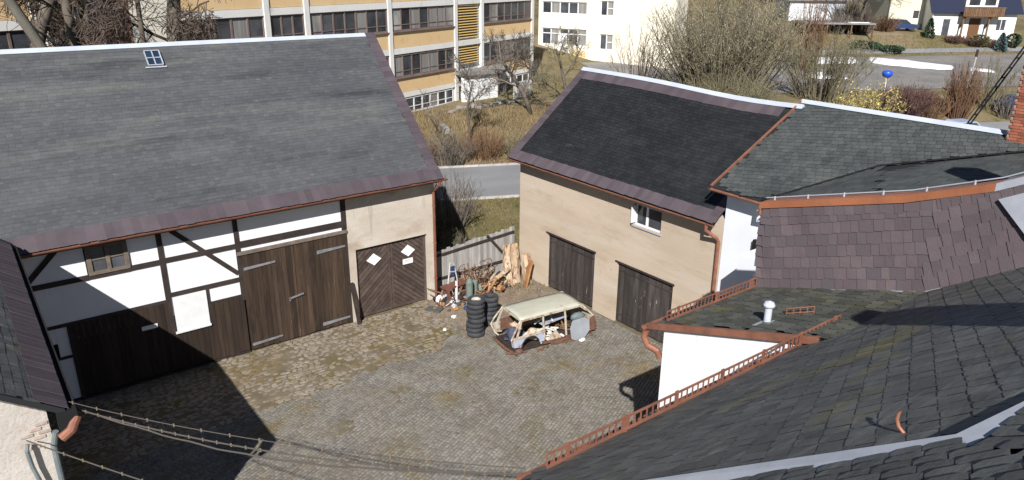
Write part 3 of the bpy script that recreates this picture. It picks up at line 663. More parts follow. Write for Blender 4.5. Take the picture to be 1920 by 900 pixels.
# ================================================================== GREY-GREEN SLATE HOUSE
hs = thing('slate_roofed_house', 'pale walled house with grey green slate roof, copper eaves and a brick chimney', 'house', (20, 10, 0))
b = MB(); b.box(GX + .01, 26, 3.0, 13.38, 0, 6.2); b.build('wall', 'blue_plaster', hs)
b = MB(); b.prism([(GX + .01, 13.1, 6.2), (26, 13.1, 6.2), (22.4, 13.1, 8.3)], (0, .28, 0)); b.build('gable_wall', 'blue_plaster', hs)
b = MB(); b.box(18.38, 18.5, 12.0, 12.22, 4.3, 4.95); b.build('meter_box', 'black', hs)
az = Vector((22.35 - 18.1, 0, 8.47 - 6.32)).normalized()
V0 = Vector((18.08, 11.87, 6.29)); V1 = Vector((22.1, 6.4, 8.34))
roof = MB(); roof.add([(18.1, 13.65, 6.30), (18.1, 11.87, 6.28), (20.29, 9.78, 7.39), (22.1, 6.4, 8.30), (22.35, 6.2, 8.44), (22.35, 13.65, 8.44)], [(0, 1, 2, 3, 4, 5)])
roof.add([(22.35, 13.65, 8.44), (22.35, 6.2, 8.44), (26.5, 6.2, 6.3), (26.5, 13.65, 6.3)], [(0, 1, 2, 3)])
roof.add([(18.1, 13.65, 6.30), (18.1, 13.65, 6.2), (22.35, 13.65, 8.34), (22.35, 13.65, 8.44), (18.1, 11.87, 6.28), (18.1, 11.87, 6.18)], [(0, 3, 2, 1), (0, 1, 5, 4)])
roof = roof.build('roof', 'underlay', hs)
La = (Vector((22.35, 0, 8.44)) - Vector((18.1, 0, 6.30))).length
# u runs along -Y from y=13.65
slates((18.1, 13.65, 6.30), (0, -1, 0), az, [(.06, .02), (1.80, .02), (3.93, La * .52), (7.25, La * .95), (7.6, La), (.06, La)], .17, (.18, .21, .24), 'slate_green', roof, 300, cut=.05, lift=.022, jit=.012, rot=radians(14))
# low roof planes behind the firewall, meeting the first slope in a kinked valley
Vm = Vector((20.29, 9.78, 7.42)); V1 = Vector((22.0, 6.5, 8.28)); Q0 = Vector((15.9, 7.5, 7.30)); V2 = Vector((21.6, 3.0, 8.9)); Q2 = Vector((15.4, 3.4, 8.3))
Q1 = V0 + (Q0 - Vm) * 1.0
def facet(pts, name):
    c0 = sum(pts, Vector()) / len(pts); nn = Vector((0, 0, 0))
    for i in range(len(pts)): nn += (pts[i] - c0).cross(pts[(i + 1) % len(pts)] - c0)
    nn.normalize(); nn = nn if nn.z > 0 else -nn
    b = MB(); b.add([p - Vector((0, 0, .02)) for p in pts], [tuple(range(len(pts)))]); o = b.build(name, 'underlay', hs)
    V_ = (Vector((1, 0, 0)) - nn * nn.x).normalized(); U_ = V_.cross(nn).normalized()
    slates(c0, U_, V_, [((p - c0).dot(U_), (p - c0).dot(V_)) for p in pts], .25, (.26, .3), 'slate_green', o, 140, lift=.008, t=.006, jit=.006)
facet([V0, Vm, Q0], 'low_roof'); facet([Vm, V1, V2, Q2, Q0], 'low_roof')
b = MB(); up = Vector((-.2, .2, .95)) * .045; b.bar(V0 + up, Vm + up, .07, .02, (-.25, .2, .95)); b.bar(Vm + up, V1 + up, .07, .02, (-.25, .2, .95)); b.build('valley', 'black', hs)
b = MB(); b.box(17.0, 18.49, 9.3, 11.7, 0, 4.95); b.build('link_shadow_block', 'blue_plaster', hs)  # mostly hidden block, added to cast the shadow on the house wall
b = MB(); b.bar((18.06, 13.68, 6.34), (22.42, 13.68, 8.54), .06, .06, (0, 0, 1)); b.build('verge_flashing', 'copper', hs)
rc = MB(); rc.prism([(22.24, 13.7, 8.46), (22.37, 13.7, 8.57), (22.5, 13.7, 8.46)], (0, -7.6, 0)); rc.build('ridge_cap', 'zinc_ridge', roof)
g = MB(); g.half_tube((18.04, 13.72, 6.26), (18.04, 11.75, 6.24), .07); g.build('gutter', 'copper', hs)
g = MB(); g.tube([(18.04, 11.85, 6.22), (18.02, 11.85, 5.95), (18.2, 11.78, 5.78), (18.32, 11.74, 5.55)], .065, 10); g.build('spout', 'copper', hs)
# brick chimney at the ridge
ch = bx('chimney', 'mortar', hs, 22.10, 22.78, 6.78, 7.50, 7.6, 10.46)
br1 = MB(); br1.box(-.12, .12, -.055, .055, -.033, .033); br1 = br1.mesh('brick', 'brick')
for i in range(28):
    z = 8.34 + i * .077; o_ = .125 * (i % 2)
    for k in range(3): inst(br1, 'brick', TX(22.22 + k * .25 - o_ * .5 + .06, 7.46, z, 0), ch); inst(br1, 'brick', TX(22.13, 7.36 - k * .25 + o_ * .5 - .06, z, radians(90)), ch)
b = MB(); b.box(22.04, 22.84, 6.72, 7.56, 10.47, 10.55); b.build('chimney_cap', 'stone_base', hs)
ld = MB()
for dx in (0, .27): ld.bar((22.62 + dx, 8.95, 8.0), (22.62 + dx, 7.2, 12.0), .035, .035)
for i in range(16):
    t = i / 15; ld.bar((22.62, 8.95 - 1.75 * t, 8.0 + 4 * t), (22.89, 8.95 - 1.75 * t, 8.0 + 4 * t), .03, .03)
ld.build('roof_ladder', 'black', hs)

# ================================================================== FIREWALL
fwl = thing('firewall', 'purple slate clad parapet wall with bright copper capping rising above the roofs', 'wall', (13.5, 6, 6))
bot = [(8.70, 5.90), (5.28, 7.06), (3.4, 8.28), (2.0, 9.2)]; top = [(8.90, 7.80), (5.95, 8.67), (4.55, 9.22), (3.4, 9.85), (2.0, 10.7)]
b = MB(); b.prism([(13.54, y, z - .25) for y, z in bot] + [(13.54, y, z) for y, z in reversed(top)], (.3, 0, 0)); b.build('core', 'underlay', fwl)
def interp(P, y):
    for (a, za), (c, zc) in zip(P, P[1:]):
        if c <= y <= a: return za + (zc - za) * (y - a) / (c - a)
    return P[0][1] if y > P[0][0] else P[-1][1]
R = random.Random(8); wds = (.17, .20, .23, .29); hh = .30
shp = []
for w_ in wds:
    b = MB(); b.add([(0.004, .0, .0), (w_ - .004, 0, .004), (w_ - .004, 0, hh), (.004, 0, hh), (.004, -.056, 0), (w_ - .004, -.052, .004), (w_ - .004, -.006, hh), (.004, -.008, hh)],
                    [(4, 5, 6, 7), (0, 1, 5, 4), (1, 2, 6, 5), (3, 0, 4, 7)]); shp.append(b.mesh('slate', 'slate_purple'))
for row in range(9):
    y = 8.78 + R.uniform(0, .1)
    while y > 2.3:
        k = R.randrange(4); w_ = wds[k]; yc = y - w_ / 2
        zb, zt = interp(bot, yc), interp(top, yc)
        z = interp(bot, y) + row * .245
        if z + .10 < zt:
            z = min(z, zt - hh - .02)
            sl_ = (interp(bot, yc - .1) - interp(bot, yc + .1)) / .2
            a_ = math.atan(sl_)
            # local x -> -Y tilted by the slope
            U = Vector((0, -cos(a_), sin(a_))); W = Vector((0, sin(a_) * .35, 1)).normalized(); Nn = Vector((1, 0, 0))
            Mx = Matrix((U, Nn, W)).transposed().to_4x4(); Mx.translation = (13.53 - R.uniform(0, .004), y, z + R.uniform(-.005, .005) + sl_ * w_ * 0 )
            inst(shp[k], 'slate', Mx, fwl)
        y -= w_ * cos(math.atan((interp(bot, yc - .1) - interp(bot, yc + .1)) / .2))
for i, ((y0, z0), (y1, z1)) in enumerate(zip(top, top[1:])):
    b = MB(); m_ = 'copper_bright' if i < 2 else 'zinc'
    b.prism([(13.46, y0, z0 - .10), (13.46, y1, z1 - .10), (13.46, y1, z1 + .04), (13.46, y0, z0 + .04)], (.46, 0, 0)); b.build('capping', m_, fwl)
cl = MB(); cl.tube([(13.7, y, z + .10) for y, z in top], .012, 6)
for i in range(8):
    y = 8.7 - i * .75; cl.tube([(13.7, y, interp(top, y)), (13.7, y, interp(top, y) + .12)], .02, 6)
cl.build('lightning_conductor', 'zinc', fwl)
for (y0, z0), (y1, z1) in zip(bot[:3], bot[1:]):
    b = MB(); b.prism([(13.46, y0, z0 - .06), (13.46, y1, z1 - .06), (13.46, y1, z1 - .0), (13.46, y0, z0 - .0)], (.05, 0, 0)); b.build('flashing', 'zinc', fwl)
b = MB(); b.prism([(13.40, 4.45, 9.02), (13.40, 3.4, 9.62), (13.40, 3.2, 8.7), (13.40, 3.75, 8.35)], (.06, 0, 0)); b.build('cover_sheet', 'zinc', fwl)

# ================================================================== MAIN HOUSE (roofs in the foreground)
mh = thing('main_house', 'large foreground house with dark mossy slate roofs, white wing wall and orange snow guards', 'house', (10, 3, 0))
def mz(y): return 7.03 + .68 * (5.28 - y)
def wz(y): return 7.03 - .33 * (y - 5.28)
b = MB(); b.box(4.9, 13.5, -6, 5.62, 0, 6.5); b.build('wall', 'white_plaster', mh)
b = MB(); b.prism([(10.43, 8.66, -.2), (10.43, 8.66, wz(8.66) - .1), (10.43, 5.0, wz(5.0) - .14), (10.43, 5.0, -.2)], (.3, 0, 0)); b.build('wing_wall', 'white_plaster', mh)
b = MB(); b.box(10.74, 18.48, 8.3, 8.66, 0, 5.75); b.build('wing_front_wall', 'white_plaster', mh)
ms = Vector((0, -1, .68)).normalized()
ye, yt = 5.98, -5.0
roof = MB(); q = .02
roof.add([(4.75, ye, mz(ye) - q), (11.6, ye, mz(ye) - q), (11.6, 5.28, mz(5.28) - q), (19.5, 5.28, mz(5.28) - q), (19.5, yt, mz(yt) - q), (4.75, yt, mz(yt) - q)], [(0, 1, 2, 3, 4, 5)])
roof.add([(4.75, ye, mz(ye) - q), (11.6, ye, mz(ye) - q), (11.6, ye, mz(ye) - .16), (4.75, ye, mz(ye) - .16), (4.75, yt, mz(yt) - q), (4.75, yt, mz(yt) - .16)], [(0, 3, 2, 1), (0, 4, 5, 3)])
roof = roof.build('roof', 'underlay', mh)
def ml(x, y): return (x - 4.2, (ye - y) * math.sqrt(1 + .68 ** 2))
slates((4.2, ye, mz(ye)), (1, 0, 0), ms, [ml(4.72, 6.02), ml(11.55, 6.02), ml(11.55, 5.3), ml(13.6, 5.3), ml(13.6, .6), ml(7.0, .75), ml(5.6, 1.18), ml(4.76, 1.42), ml(4.40, 2.74), ml(4.12, 3.8), ml(4.3, 4.6)], .225, (.21, .23, .26), 'slate_main', roof, 300,
       lap=.35, cut=.045, lift=.009, t=.003, jit=.008, gap=.005, rot=radians(-27), visible=lambda p: p.y > 1.0 and p.x / max(p.y, .01) < 6)
wing = MB(); wv = Vector((0, -1, .33)).normalized(); yw = 9.0
wing.add([(10.36, yw, wz(yw) - q), (13.52, yw, wz(yw) - q), (13.52, 5.28, wz(5.28) - q), (10.36, 5.28, wz(5.28) - q), (10.36, yw, wz(yw) - .1), (13.52, yw, wz(yw) - .1)], [(0, 1, 2, 3), (0, 4, 5, 1)])
wing = wing.build('wing_roof', 'underlay', mh)
slates((10.3, yw, wz(yw)), (1, 0, 0), wv, [(.15, .0), (3.2, .0), (3.2, 3.98), (.15, 3.98)], .22, (.2, .23, .26), 'slate_wing', wing, 260, lap=.35, cut=.05, lift=.022, t=.01, jit=.01, rot=radians(-6))
b = MB(); b.prism([(10.33, 9.02, wz(9.02) - .085), (10.33, 5.46, wz(5.46) - .09), (10.33, 5.46, wz(5.46) + .045), (10.33, 9.02, wz(9.02) + .045)], (.07, 0, 0)); b.build('verge_flashing', 'copper', mh)
g = MB(); g.half_tube((10.28, 9.06, wz(9.02) - .04), (13.6, 9.06, wz(9.02) - .04), .075); g.build('wing_gutter', 'copper', mh)
g = MB(); g.tube([(10.36, 9.06, 5.66), (10.33, 9.08, 5.5), (10.36, 9.0, 5.34), (10.48, 8.84, 5.24), (10.52, 8.78, 5.1)], .07, 10); g.build('spout', 'copper', mh)
g = MB(); g.half_tube((4.8, 6.08, mz(ye) - .1), (11.6, 6.08, mz(ye) - .1), .075); g.build('gutter', 'copper_dark', mh)
def guard(y, x0, x1, zf, name):
    z = zf(y)
    sg = MB(); sg.bar((x0, y, z + .06), (x1, y, z + .06), .03, .03); sg.bar((x0, y, z + .25), (x1, y, z + .25), .025, .025)
    sg = sg.build('snow_guard', 'copper', mh)
    br = MB(); br.box(-.008, .008, -.008, .008, .06, .25); br = br.mesh('bar', 'copper')
    n = int((x1 - x0) / .115)
    for i in range(n + 1): inst(br, 'bar', Matrix.Translation((x0 + (x1 - x0) * i / n, y, z)), sg)
    sp = MB(); sp.box(-.03, .03, -.012, .012, .0, .27); sp.box(-.02, .02, -.5, .012, .012, .03); sp = sp.mesh('bracket', 'copper')
    n = int((x1 - x0) / 1.05)
    for i in range(n + 1): inst(sp, 'bracket', Matrix.Translation((x0 + .35 + (x1 - x0 - .5) * i / n, y + .012, z)), sg)
guard(5.74, 4.95, 11.5, mz, 'a'); guard(8.72, 10.55, 13.45, wz, 'b')
b = MB()
for z in (.06, .16): b.bar((11.5, 6.75, wz(6.75) + z), (11.72, 6.35, wz(6.35) + z), .015, .015)
for i in range(5): b.bar((11.5 + .055 * i, 6.75 - .1 * i, wz(6.75 - .1 * i)), (11.5 + .055 * i, 6.75 - .1 * i, wz(6.75 - .1 * i) + .17), .015, .015)
b.build('snow_stop', 'copper', mh)
vx, vy = 11.02, 6.82; vz = wz(vy)
b = MB(); b.lathe((vx, vy, vz), [(.0, -.05), (.065, -.05), (.065, .33), (.10, .335), (.105, .36), (.08, .41), (.0, .44)], 14); vp = b.build('vent_pipe', 'galv', mh)
b = MB(); b.add([(vx - .28, vy - .1, wz(vy - .1) + .03), (vx + .1, vy - .1, wz(vy - .1) + .03), (vx + .1, vy + .12, wz(vy + .12) + .03), (vx - .28, vy + .12, wz(vy + .12) + .03)], [(0, 1, 2, 3)]); b.build('flashing', 'zinc', vp)
hk = MB(); hb = Vector((5.15, 1.94, mz(1.94)))
pts = [hb + Vector(v) * .37 for v in ((.02, -.04, .0), (-.03, .03, .02), (-.02, .14, .09), (.06, .23, .17), (.2, .28, .22), (.36, .31, .23))]
hk.tube(pts, [.012, .015, .016, .015, .013, .012], 8); hk.build('roof_hook', 'copper', mh, True)
# small tower roof beside the viewpoint with its metal flashing
A = Vector((4.37, 2.74, mz(2.74))); B_ = Vector((4.72, 1.44, mz(1.44))); C_ = Vector((5.60, 1.20, mz(1.20)))
A2 = A + (A - B_) * .8; A2.z = mz(A2.y); Pk = Vector((2.5, -.7, 11.5))
A, B_, C_, A2 = (q_ + Vector((0, .02, .05)) for q_ in (A, B_, C_, A2)); nr = MB(); A3 = A + Vector((-.16, -.1, -.02)); A23 = A2 + Vector((-.16, -.1, -.02)); B3 = B_ + Vector((-.11, -.10, .06)); C3 = C_ + Vector((0, -.09, .06)); Pk2 = Vector((4.2, -1.6, 11.9)); C4 = Vector((7.0, .75, mz(.75) + .12))
nr.add([A23, A3, B3, Pk, C3, Pk2, C4, (7.0, -1.6, 11.9)], [(0, 1, 2, 3), (2, 4, 5), (2, 5, 3), (4, 6, 7, 5)]); nr = nr.build('tower_roof', 'underlay', mh)
U_ = (B3 - A23).normalized(); nn = (B3 - A23).cross(Pk - A23).normalized(); nn = nn if nn.z > 0 else -nn
Vv = nn.cross(U_).normalized()
if Vv.x > 0: Vv = -Vv
if U_.cross(Vv).z < 0: O_, U_ = B3, -U_
else: O_ = A23
uvp = [((p - O_).dot(U_), (p - O_).dot(Vv)) for p in (A23, B3, Pk)]
slates(O_, U_, Vv, uvp, .2, (.2, .24, .28), 'slate_main', nr, 300, lap=.4, cut=.05, lift=.03, t=.014, jit=.012, rot=radians(12))
for P_ in ((B3, C3, Pk2), (B3, Pk2, Pk), (C3, C4, Vector((7.0, -1.6, 11.9)), Pk2)):
    nn = (P_[1] - P_[0]).cross(P_[2] - P_[0]).normalized(); nn = nn if nn.z > 0 else -nn
    U_ = Vector((1, 0, 0)); U_ = (U_ - nn * U_.dot(nn)).normalized(); Vv = nn.cross(U_).normalized(); c0 = P_[0]
    slates(c0, U_, Vv if Vv.z > 0 else -Vv, [((p - c0).dot(U_), (p - c0).dot(Vv if Vv.z > 0 else -Vv)) for p in P_], .2, (.2, .24, .28), 'slate_main', nr, 60, lap=.4, cut=.04, lift=.02, t=.012, jit=.01)
fl = MB(); up = Vector((0, .5, .8)).normalized() * .045
fl.add([A2 + up + Vector((.03, 0, 0)), B_ + up, B3 + up * .5 + Vector((-.02, -.02, 0)), A23 + up * .5 + Vector((-.06, 0, 0)), C_ + up, C3 + up * .5], [(0, 1, 2, 3), (1, 4, 5, 2)]); fl = fl.build('tower_flashing', 'zinc', mh)
for t_ in (.38, .72):
    p = A2 + (B_ - A2) * t_ + Vector((-.06, -.05, .03)); b = MB(); b.lathe(p, [(0, .012), (.014, .008), (.014, -.01)], 8); b.build('nail', 'iron', fl)
for (x, y, w_, zt) in ((7.0, .3, .56, 12.4), (16.2, 3.6, .5, 12.2)):
    b = MB(); b.box(x - w_ / 2, x + w_ / 2, y - w_ / 2, y + w_ / 2, mz(y) - .6, zt); b.build('chimney', 'brick', mh)

# ================================================================== LEFT OUTBUILDING
ob = thing('corner_outbuilding', 'flaking plastered outbuilding at the left edge with a steep purple edged slate roof', 'outbuilding', (-3, 18, 0))
b = MB(); b.prism([(.30, 13.2, 0), (.30, 13.2, 5.45), (-3.5, 13.2, 8.15), (-7.3, 13.2, 5.45), (-7.3, 13.2, 0)], (0, .4, 0)); b.build('gable_wall', 'rough_plaster', ob)
b = MB(); b.box(-7.3, .30, 13.61, BY - .1, 0, 5.3); b.build('wall', 'rough_plaster', ob)
roof = MB(); roof.add([(.56, 13.1, 5.46), (.56, 23.2, 5.46), (-3.5, 23.2, 8.38), (-3.5, 13.1, 8.38), (-7.6, 13.1, 5.46), (-7.6, 23.2, 5.46), (.56, 13.1, 5.34), (.56, 23.2, 5.34), (-3.5, 13.1, 8.26), (-7.6, 13.1, 5.34)],
                      [(0, 1, 2, 3), (3, 2, 5, 4), (0, 6, 7, 1), (0, 3, 8, 6), (3, 4, 9, 8)]); roof = roof.build('roof', 'underlay', ob)
os_ = Vector((-1, 0, .72)).normalized()
slates((.56, 13.1, 5.46), (0, 1, 0), os_, [(.05, .5), (10, .5), (10, 5.2), (.05, 5.2)], .17, (.2, .24, .28), 'slate_main', roof, 200, lift=.006, jit=.012)
strip((.60, 13.08, 5.44), (.60, 22.9, 5.44), os_ * .55, .24, 'slate_purple', roof, off=.026, t=.005, jit=.004)
g = MB(); g.half_tube((.66, 13.1, 5.40), (.66, 22.9, 5.40), .07); g.build('gutter', 'black', ob)
bx('hopper', 'black', ob, .42, .72, 12.98, 13.22, 5.12, 5.42)
g = MB(); g.tube([(.70, 13.05, 5.30), (.58, 12.96, 5.12), (.42, 12.96, 5.02)], .085, 10); g.build('spout', 'copper', ob)
g = MB(); g.tube([(.36, 13.10, 5.1), (.29, 13.15, 4.8), (.29, 13.15, .1)], .05, 10); g.build('downpipe', 'teal_pipe', ob)
g = MB(); g.tube([(-.06, 13.1, 5.02), (-.09, 13.06, 4.92), (-.07, 13.06, 4.6), (.0, 13.06, 4.2), (.02, 13.06, .2)], .035, 8); g.build('conduit', 'teal_pipe', ob)
br2 = MB(); br2.box(-.09, .09, -.012, .05, -.025, .025); br2 = br2.mesh('brick', 'brick_pale'); R = random.Random(4)
for (x, z) in ((.2, 5.27), (.10, 5.19), (.22, 5.11), (-.03, 5.11), (.14, 5.03), (.02, 4.87)):
    inst(br2, 'brick', TX(x + R.uniform(-.02, .02), 13.195, z, 0), ob)

# ------------------------------------------------------------------ overhead cables
def cable(name, a, c, sag_, r, label, clips, second=None):
    t = thing(name, label, 'cable', a); a = Vector(a); c = Vector(c)
    def P(k, dz=0): return a + (c - a) * k + Vector((0, 0, -4 * sag_ * k * (1 - k) + dz))
    b = MB(); b.tube([P(i / 30) for i in range(31)], r, 6); b.build('wire', 'cable', t)
    if second:
        b = MB(); b.tube([P(i / 30, second * (1 + .8 * sin(pi * i / 30))) for i in range(31)], r * .6, 6); b.build('wire', 'cable', t)
    if second:
        b = MB(); b.tube([P(i / 30, -.13 * sin(pi * i / 30) ** 2 - .012 * sin(i * 1.7)) for i in range(31)], r * 1.05, 6); b.build('wire', 'cable', t)
    me = MB(); me.box(-.009, .009, -.009, .009, -.03, .028); me = me.mesh('clip', 'clip')
    for i in range(1, clips):
        Mx = Matrix.Translation(P(i / clips)); inst(me, 'clip', Mx, t)
        if second and i % 2: inst(me, 'clip', Matrix.Translation(P(i / clips, second * (1 + .8 * sin(pi * i / clips)))), t)
    return t
cable('overhead_cable', (.55, 13.55, 5.32), (4.95, 6.15, 6.42), .28, .013, 'doubled overhead cable with small clips sagging across the courtyard from the spout', 30, .10)
cable('overhead_cable', (-.06, 13.05, 5.12), (4.75, 5.6, 5.0), .12, .011, 'single lower cable running from the conduit on the flaking wall', 22)

# ================================================================== YARD THINGS
# board leaning by the garage
b = MB(); b.bar((10.62, 23.22, .0), (10.52, 23.44, 1.62), .13, .06, (0, 1, 0)); tag(b.build('leaning_board', 'timber_dark'), 'dark narrow board leaning between the brown gate and the garage door', 'board')

# fence
fc = thing('wooden_fence', 'weathered grey board fence closing the gap between barn and beige outbuilding', 'fence', (16.4, 24.1, 0))
x = 14.28; R = random.Random(2)
while x < 18.44:
    w_ = R.uniform(.13, .17); t_ = (x - 14.28) / 4.2; h_ = 1.72 + .30 * t_ + R.uniform(-.05, .05)
    bx('board', 'fence_board', fc, x + .006, x + w_ - .006, 24.06 + R.uniform(-.01, .01), 24.09, .02, h_); x += w_
for z0, z1 in ((.55, .60), (1.55, 1.82)):
    b = MB(); b.bar((14.25, 24.02, z0), (18.45, 24.02, z1), .05, .09); b.build('rail', 'timber_dark', fc)
b = MB(); b.bar((17.0, 23.98, 1.95), (17.9, 23.98, .9), .04, .10); b.build('brace', 'timber_dark', fc)
for x in (14.4, 16.4, 18.3): bx('post', 'fence_board', fc, x, x + .12, 24.1, 24.22, 0, 1.9)

# car wreck
cw = thing('car_wreck', 'stripped cream estate car shell without doors, glass or wheels, rusting on the setts', 'car wreck', (15.4, 18.3, 0))
TC = TX(13.76, 18.60, .03, radians(-6.5))
def cmb(): return MB(TC)
W = .70
b = cmb(); n = 6; V = []
for i in range(n + 1):
    yv = -W + .06 + (2 * W - .12) * i / n; c_ = 1.24 + .055 * (1 - (2 * i / n - 1) ** 2)
    for xx, dz in ((.42, -.02), (.6, .0), (1.7, .015), (2.8, 0), (3.0, -.03)): V.append((xx, yv, c_ + dz))
for i in range(n + 1):
    yv = -W + .06 + (2 * W - .12) * i / n; c_ = 1.21 + .05 * (1 - (2 * i / n - 1) ** 2)
    for xx, dz in ((.42, -.02), (.6, .0), (1.7, .015), (2.8, 0), (3.0, -.03)): V.append((xx, yv, c_ + dz))
q = (n + 1) * 5; F = []
for i in range(n):
    for k in range(4): a = i * 5 + k; F += [(a, a + 1, a + 6, a + 5), (q + a + 5, q + a + 6, q + a + 1, q + a)]
for i in range(n): F += [(i * 5, i * 5 + 5, q + i * 5 + 5, q + i * 5), (i * 5 + 4, q + i * 5 + 4, q + i * 5 + 9, i * 5 + 9)]
for k in range(4): F += [(k, q + k, q + k + 1, k + 1), (n * 5 + k, n * 5 + k + 1, q + n * 5 + k + 1, q + n * 5 + k)]
b.add(V, F); b.build('car_roof', 'car_cream', cw, True)
b = cmb(); b.bar((.4, -W + .05, 1.20), (3.0, -W + .05, 1.205), .05, .05); b.bar((.4, W - .05, 1.20), (3.0, W - .05, 1.205), .05, .05); b.bar((.42, -W + .05, 1.19), (.42, W - .05, 1.19), .05, .05); b.bar((3.0, -W + .05, 1.19), (3.0, W - .05, 1.19), .05, .05); b.build('roof_rail', 'car_pillar', cw)
b = cmb()
hoop = [(.40, -.62, 1.2), (.12, -.70, .82), (.0, -.72, .60), (.12, -.62, .28), (.22, -.55, .18)]
b.tube(hoop, .03, 6); b.tube([(x, -y, z) for x, y, z in hoop], .03, 6); b.build('tail_frame', 'car_pillar', cw)
for s in (-1, 1):
    for top_, bt_ in (((.44, 1.2), (.20, .52)), ((1.30, 1.21), (1.36, .30)), ((2.22, 1.21), (2.28, .22)), ((2.98, 1.2), (3.44, .72))):
        b = cmb(); b.bar((top_[0], s * (W - .06), top_[1]), (bt_[0], s * W, bt_[1]), .06, .04, (0, 1, 0)); b.build('pillar', 'car_pillar', cw)
    # rear quarter panel with wheel arch
    pq = [(.08, .56), (.12, .26), (.42, .22), (.46, .36), (.58, .50), (.78, .56), (.98, .50), (1.10, .36), (1.14, .22), (1.36, .24), (1.36, .58)]
    b = cmb(); b.prism([(x, s * W - (.03 if s > 0 else 0), z) for x, z in pq], (0, .03, 0)); b.build('quarter_panel', 'car_blue' if s < 0 else 'car_pillar', cw)
    b = cmb(); b.bar((.05, s * W, .60), (1.38, s * W, .62), .06, .06); b.build('waist_rail', 'car_pillar', cw)
    b = cmb(); b.tube([(.42, s * (W + .01), .2), (.46, s * (W + .01), .36), (.58, s * (W + .01), .5), (.78, s * (W + .01), .565), (.98, s * (W + .01), .5), (1.1, s * (W + .01), .36), (1.14, s * (W + .01), .2)], .025, 6); b.build('wheel_arch', 'car_dark', cw)
    b = cmb(); b.bar((1.3, s * W, .16), (3.2, s * W, .12), .08, .085); b.build('sill', 'rust', cw)
    b = cmb(); b.prism([(3.2, s * W - .02, .12), (3.5, s * W - .02, .14), (3.6, s * W - .02, .42), (3.46, s * W - .02, .74), (3.3, s * W - .02, .6)], (0, .04, 0)); b.build('front_pillar_panel', 'rust' if s < 0 else 'car_pillar', cw)
b = cmb(); b.box(.15, 3.4, -W + .04, W - .04, .05, .10); b.build('floor', 'car_dark', cw)
b = cmb(); b.prism([(.95, W - .07, .64), (3.2, W - .07, .6), (2.9, W - .07, 1.16), (.6, W - .07, 1.16)], (0, .015, 0)); b.build('shade_panel', 'car_dark', cw)  # dark panel standing in for the shadow inside the far side
b = cmb(); b.box(3.36, 3.42, -W + .03, W - .03, .1, .78); b.build('bulkhead', 'car_pillar', cw)
b = cmb(); b.tube([(.05, -.72, .12), (.02, -.3, .10), (.0, .2, .12), (.05, .6, .14)], [.05, .06, .05, .04], 6); b.tube([(-.1, -.55, .06), (.25, -.75, .05)], .04, 6); b.build('rear_beam', 'rust', cw)
b = cmb(); b.prism([(.35, .64, .3), (.35, .64, .75), (1.2, .64, .8), (1.2, .64, .3)], (0, .02, 0)); b.build('inner_panel', 'rust', cw)
b = cmb(); b.prism([(1.42, -.70, .14), (1.52, -.70, .22), (1.6, -.70, .40), (1.85, -.70, .52), (1.98, -.70, .34), (2.15, -.70, .28), (2.2, -.70, .12)], (0, .03, 0)); b.build('torn_skin', 'car_pillar', cw)
b = cmb(); b.blob((.35, -.64, .06), .16, .12, .09, 3); b.blob((2.0, -.75, .07), .4, .07, .08, 4); b.blob((3.55, -.5, .18), .14, .2, .18, 5); b.build('rust_flakes', 'rust', cw, kind='stuff')
b = cmb(); b.blob((.45, -.12, .40), .22, .34, .30, 6, j=.15); tag(b.build('cloth_bundle', 'navy_cloth', smooth=True), 'navy blue bundle lying in the open tail of the car wreck', 'bundle')
b = cmb(); b.blob((.85, .35, .42), .3, .22, .26, 9, j=.25); tag(b.build('foam_scrap', 'wood_pale'), 'pale torn foam heap inside the rear of the car wreck', 'scrap')
b = cmb(); b.bar((1.5, -.1, .62), (2.6, .05, .66), .5, .03); tag(b.build('loose_panel', 'car_blue'), 'bluish sheet panel lying loose inside the car wreck', 'panel')
b = cmb(); b.bar((1.25, -.2, .70), (2.3, .3, .74), .05, .03); b.bar((1.9, -.35, .72), (2.1, .1, .76), .04, .03); tag(b.build('white_trim', 'white_paint'), 'crossed white trim strips on the panel inside the car wreck', 'trim')
b = cmb(); b.blob((1.15, -.25, .36), .34, .25, .2, 12, j=.3); tag(b.build('seat_scrap', 'car_pillar'), 'cream crumpled seat remains behind the side window of the car wreck', 'scrap')
R = random.Random(91)
for k_, (cx_, cy_, m_, nm_, lb_) in enumerate(((.75, .1, 'navy_cloth', 'rag_heap', 'dark rags heaped on the wreck floor behind the tail opening'), (2.55, .1, 'rust_tan', 'engine_scrap', 'tan rusty scrap heap in the front half of the wreck'), (1.7, -.35, 'litter', 'paper_heap', 'pale torn paper heap on the wreck floor by the middle pillar'))):
    b = cmb()
    for i in range(26):
        p = Vector((cx_ + R.gauss(0, .22), cy_ + R.gauss(0, .2), .14 + abs(R.gauss(0, .16)))); d = Vector((R.gauss(0, 1), R.gauss(0, 1), R.gauss(0, .6))).normalized() * R.uniform(.06, .2)
        b.bar(p - d, p + d, R.uniform(.03, .12), R.uniform(.01, .05))
    tag(b.build(nm_, m_), lb_, 'scrap')
b = cmb()
for i in range(30):
    p = Vector((R.uniform(.0, 3.5), -.78 + R.gauss(0, .07), .02)); b.blob(p, R.uniform(.03, .09), R.uniform(.02, .06), R.uniform(.01, .04), i, 5, 3, .4)
o = b.build('rust_crumbs', 'rust', None, kind='stuff'); o['label'] = 'rust crumbs scattered on the setts along the near side of the wreck'; o['category'] = 'debris'
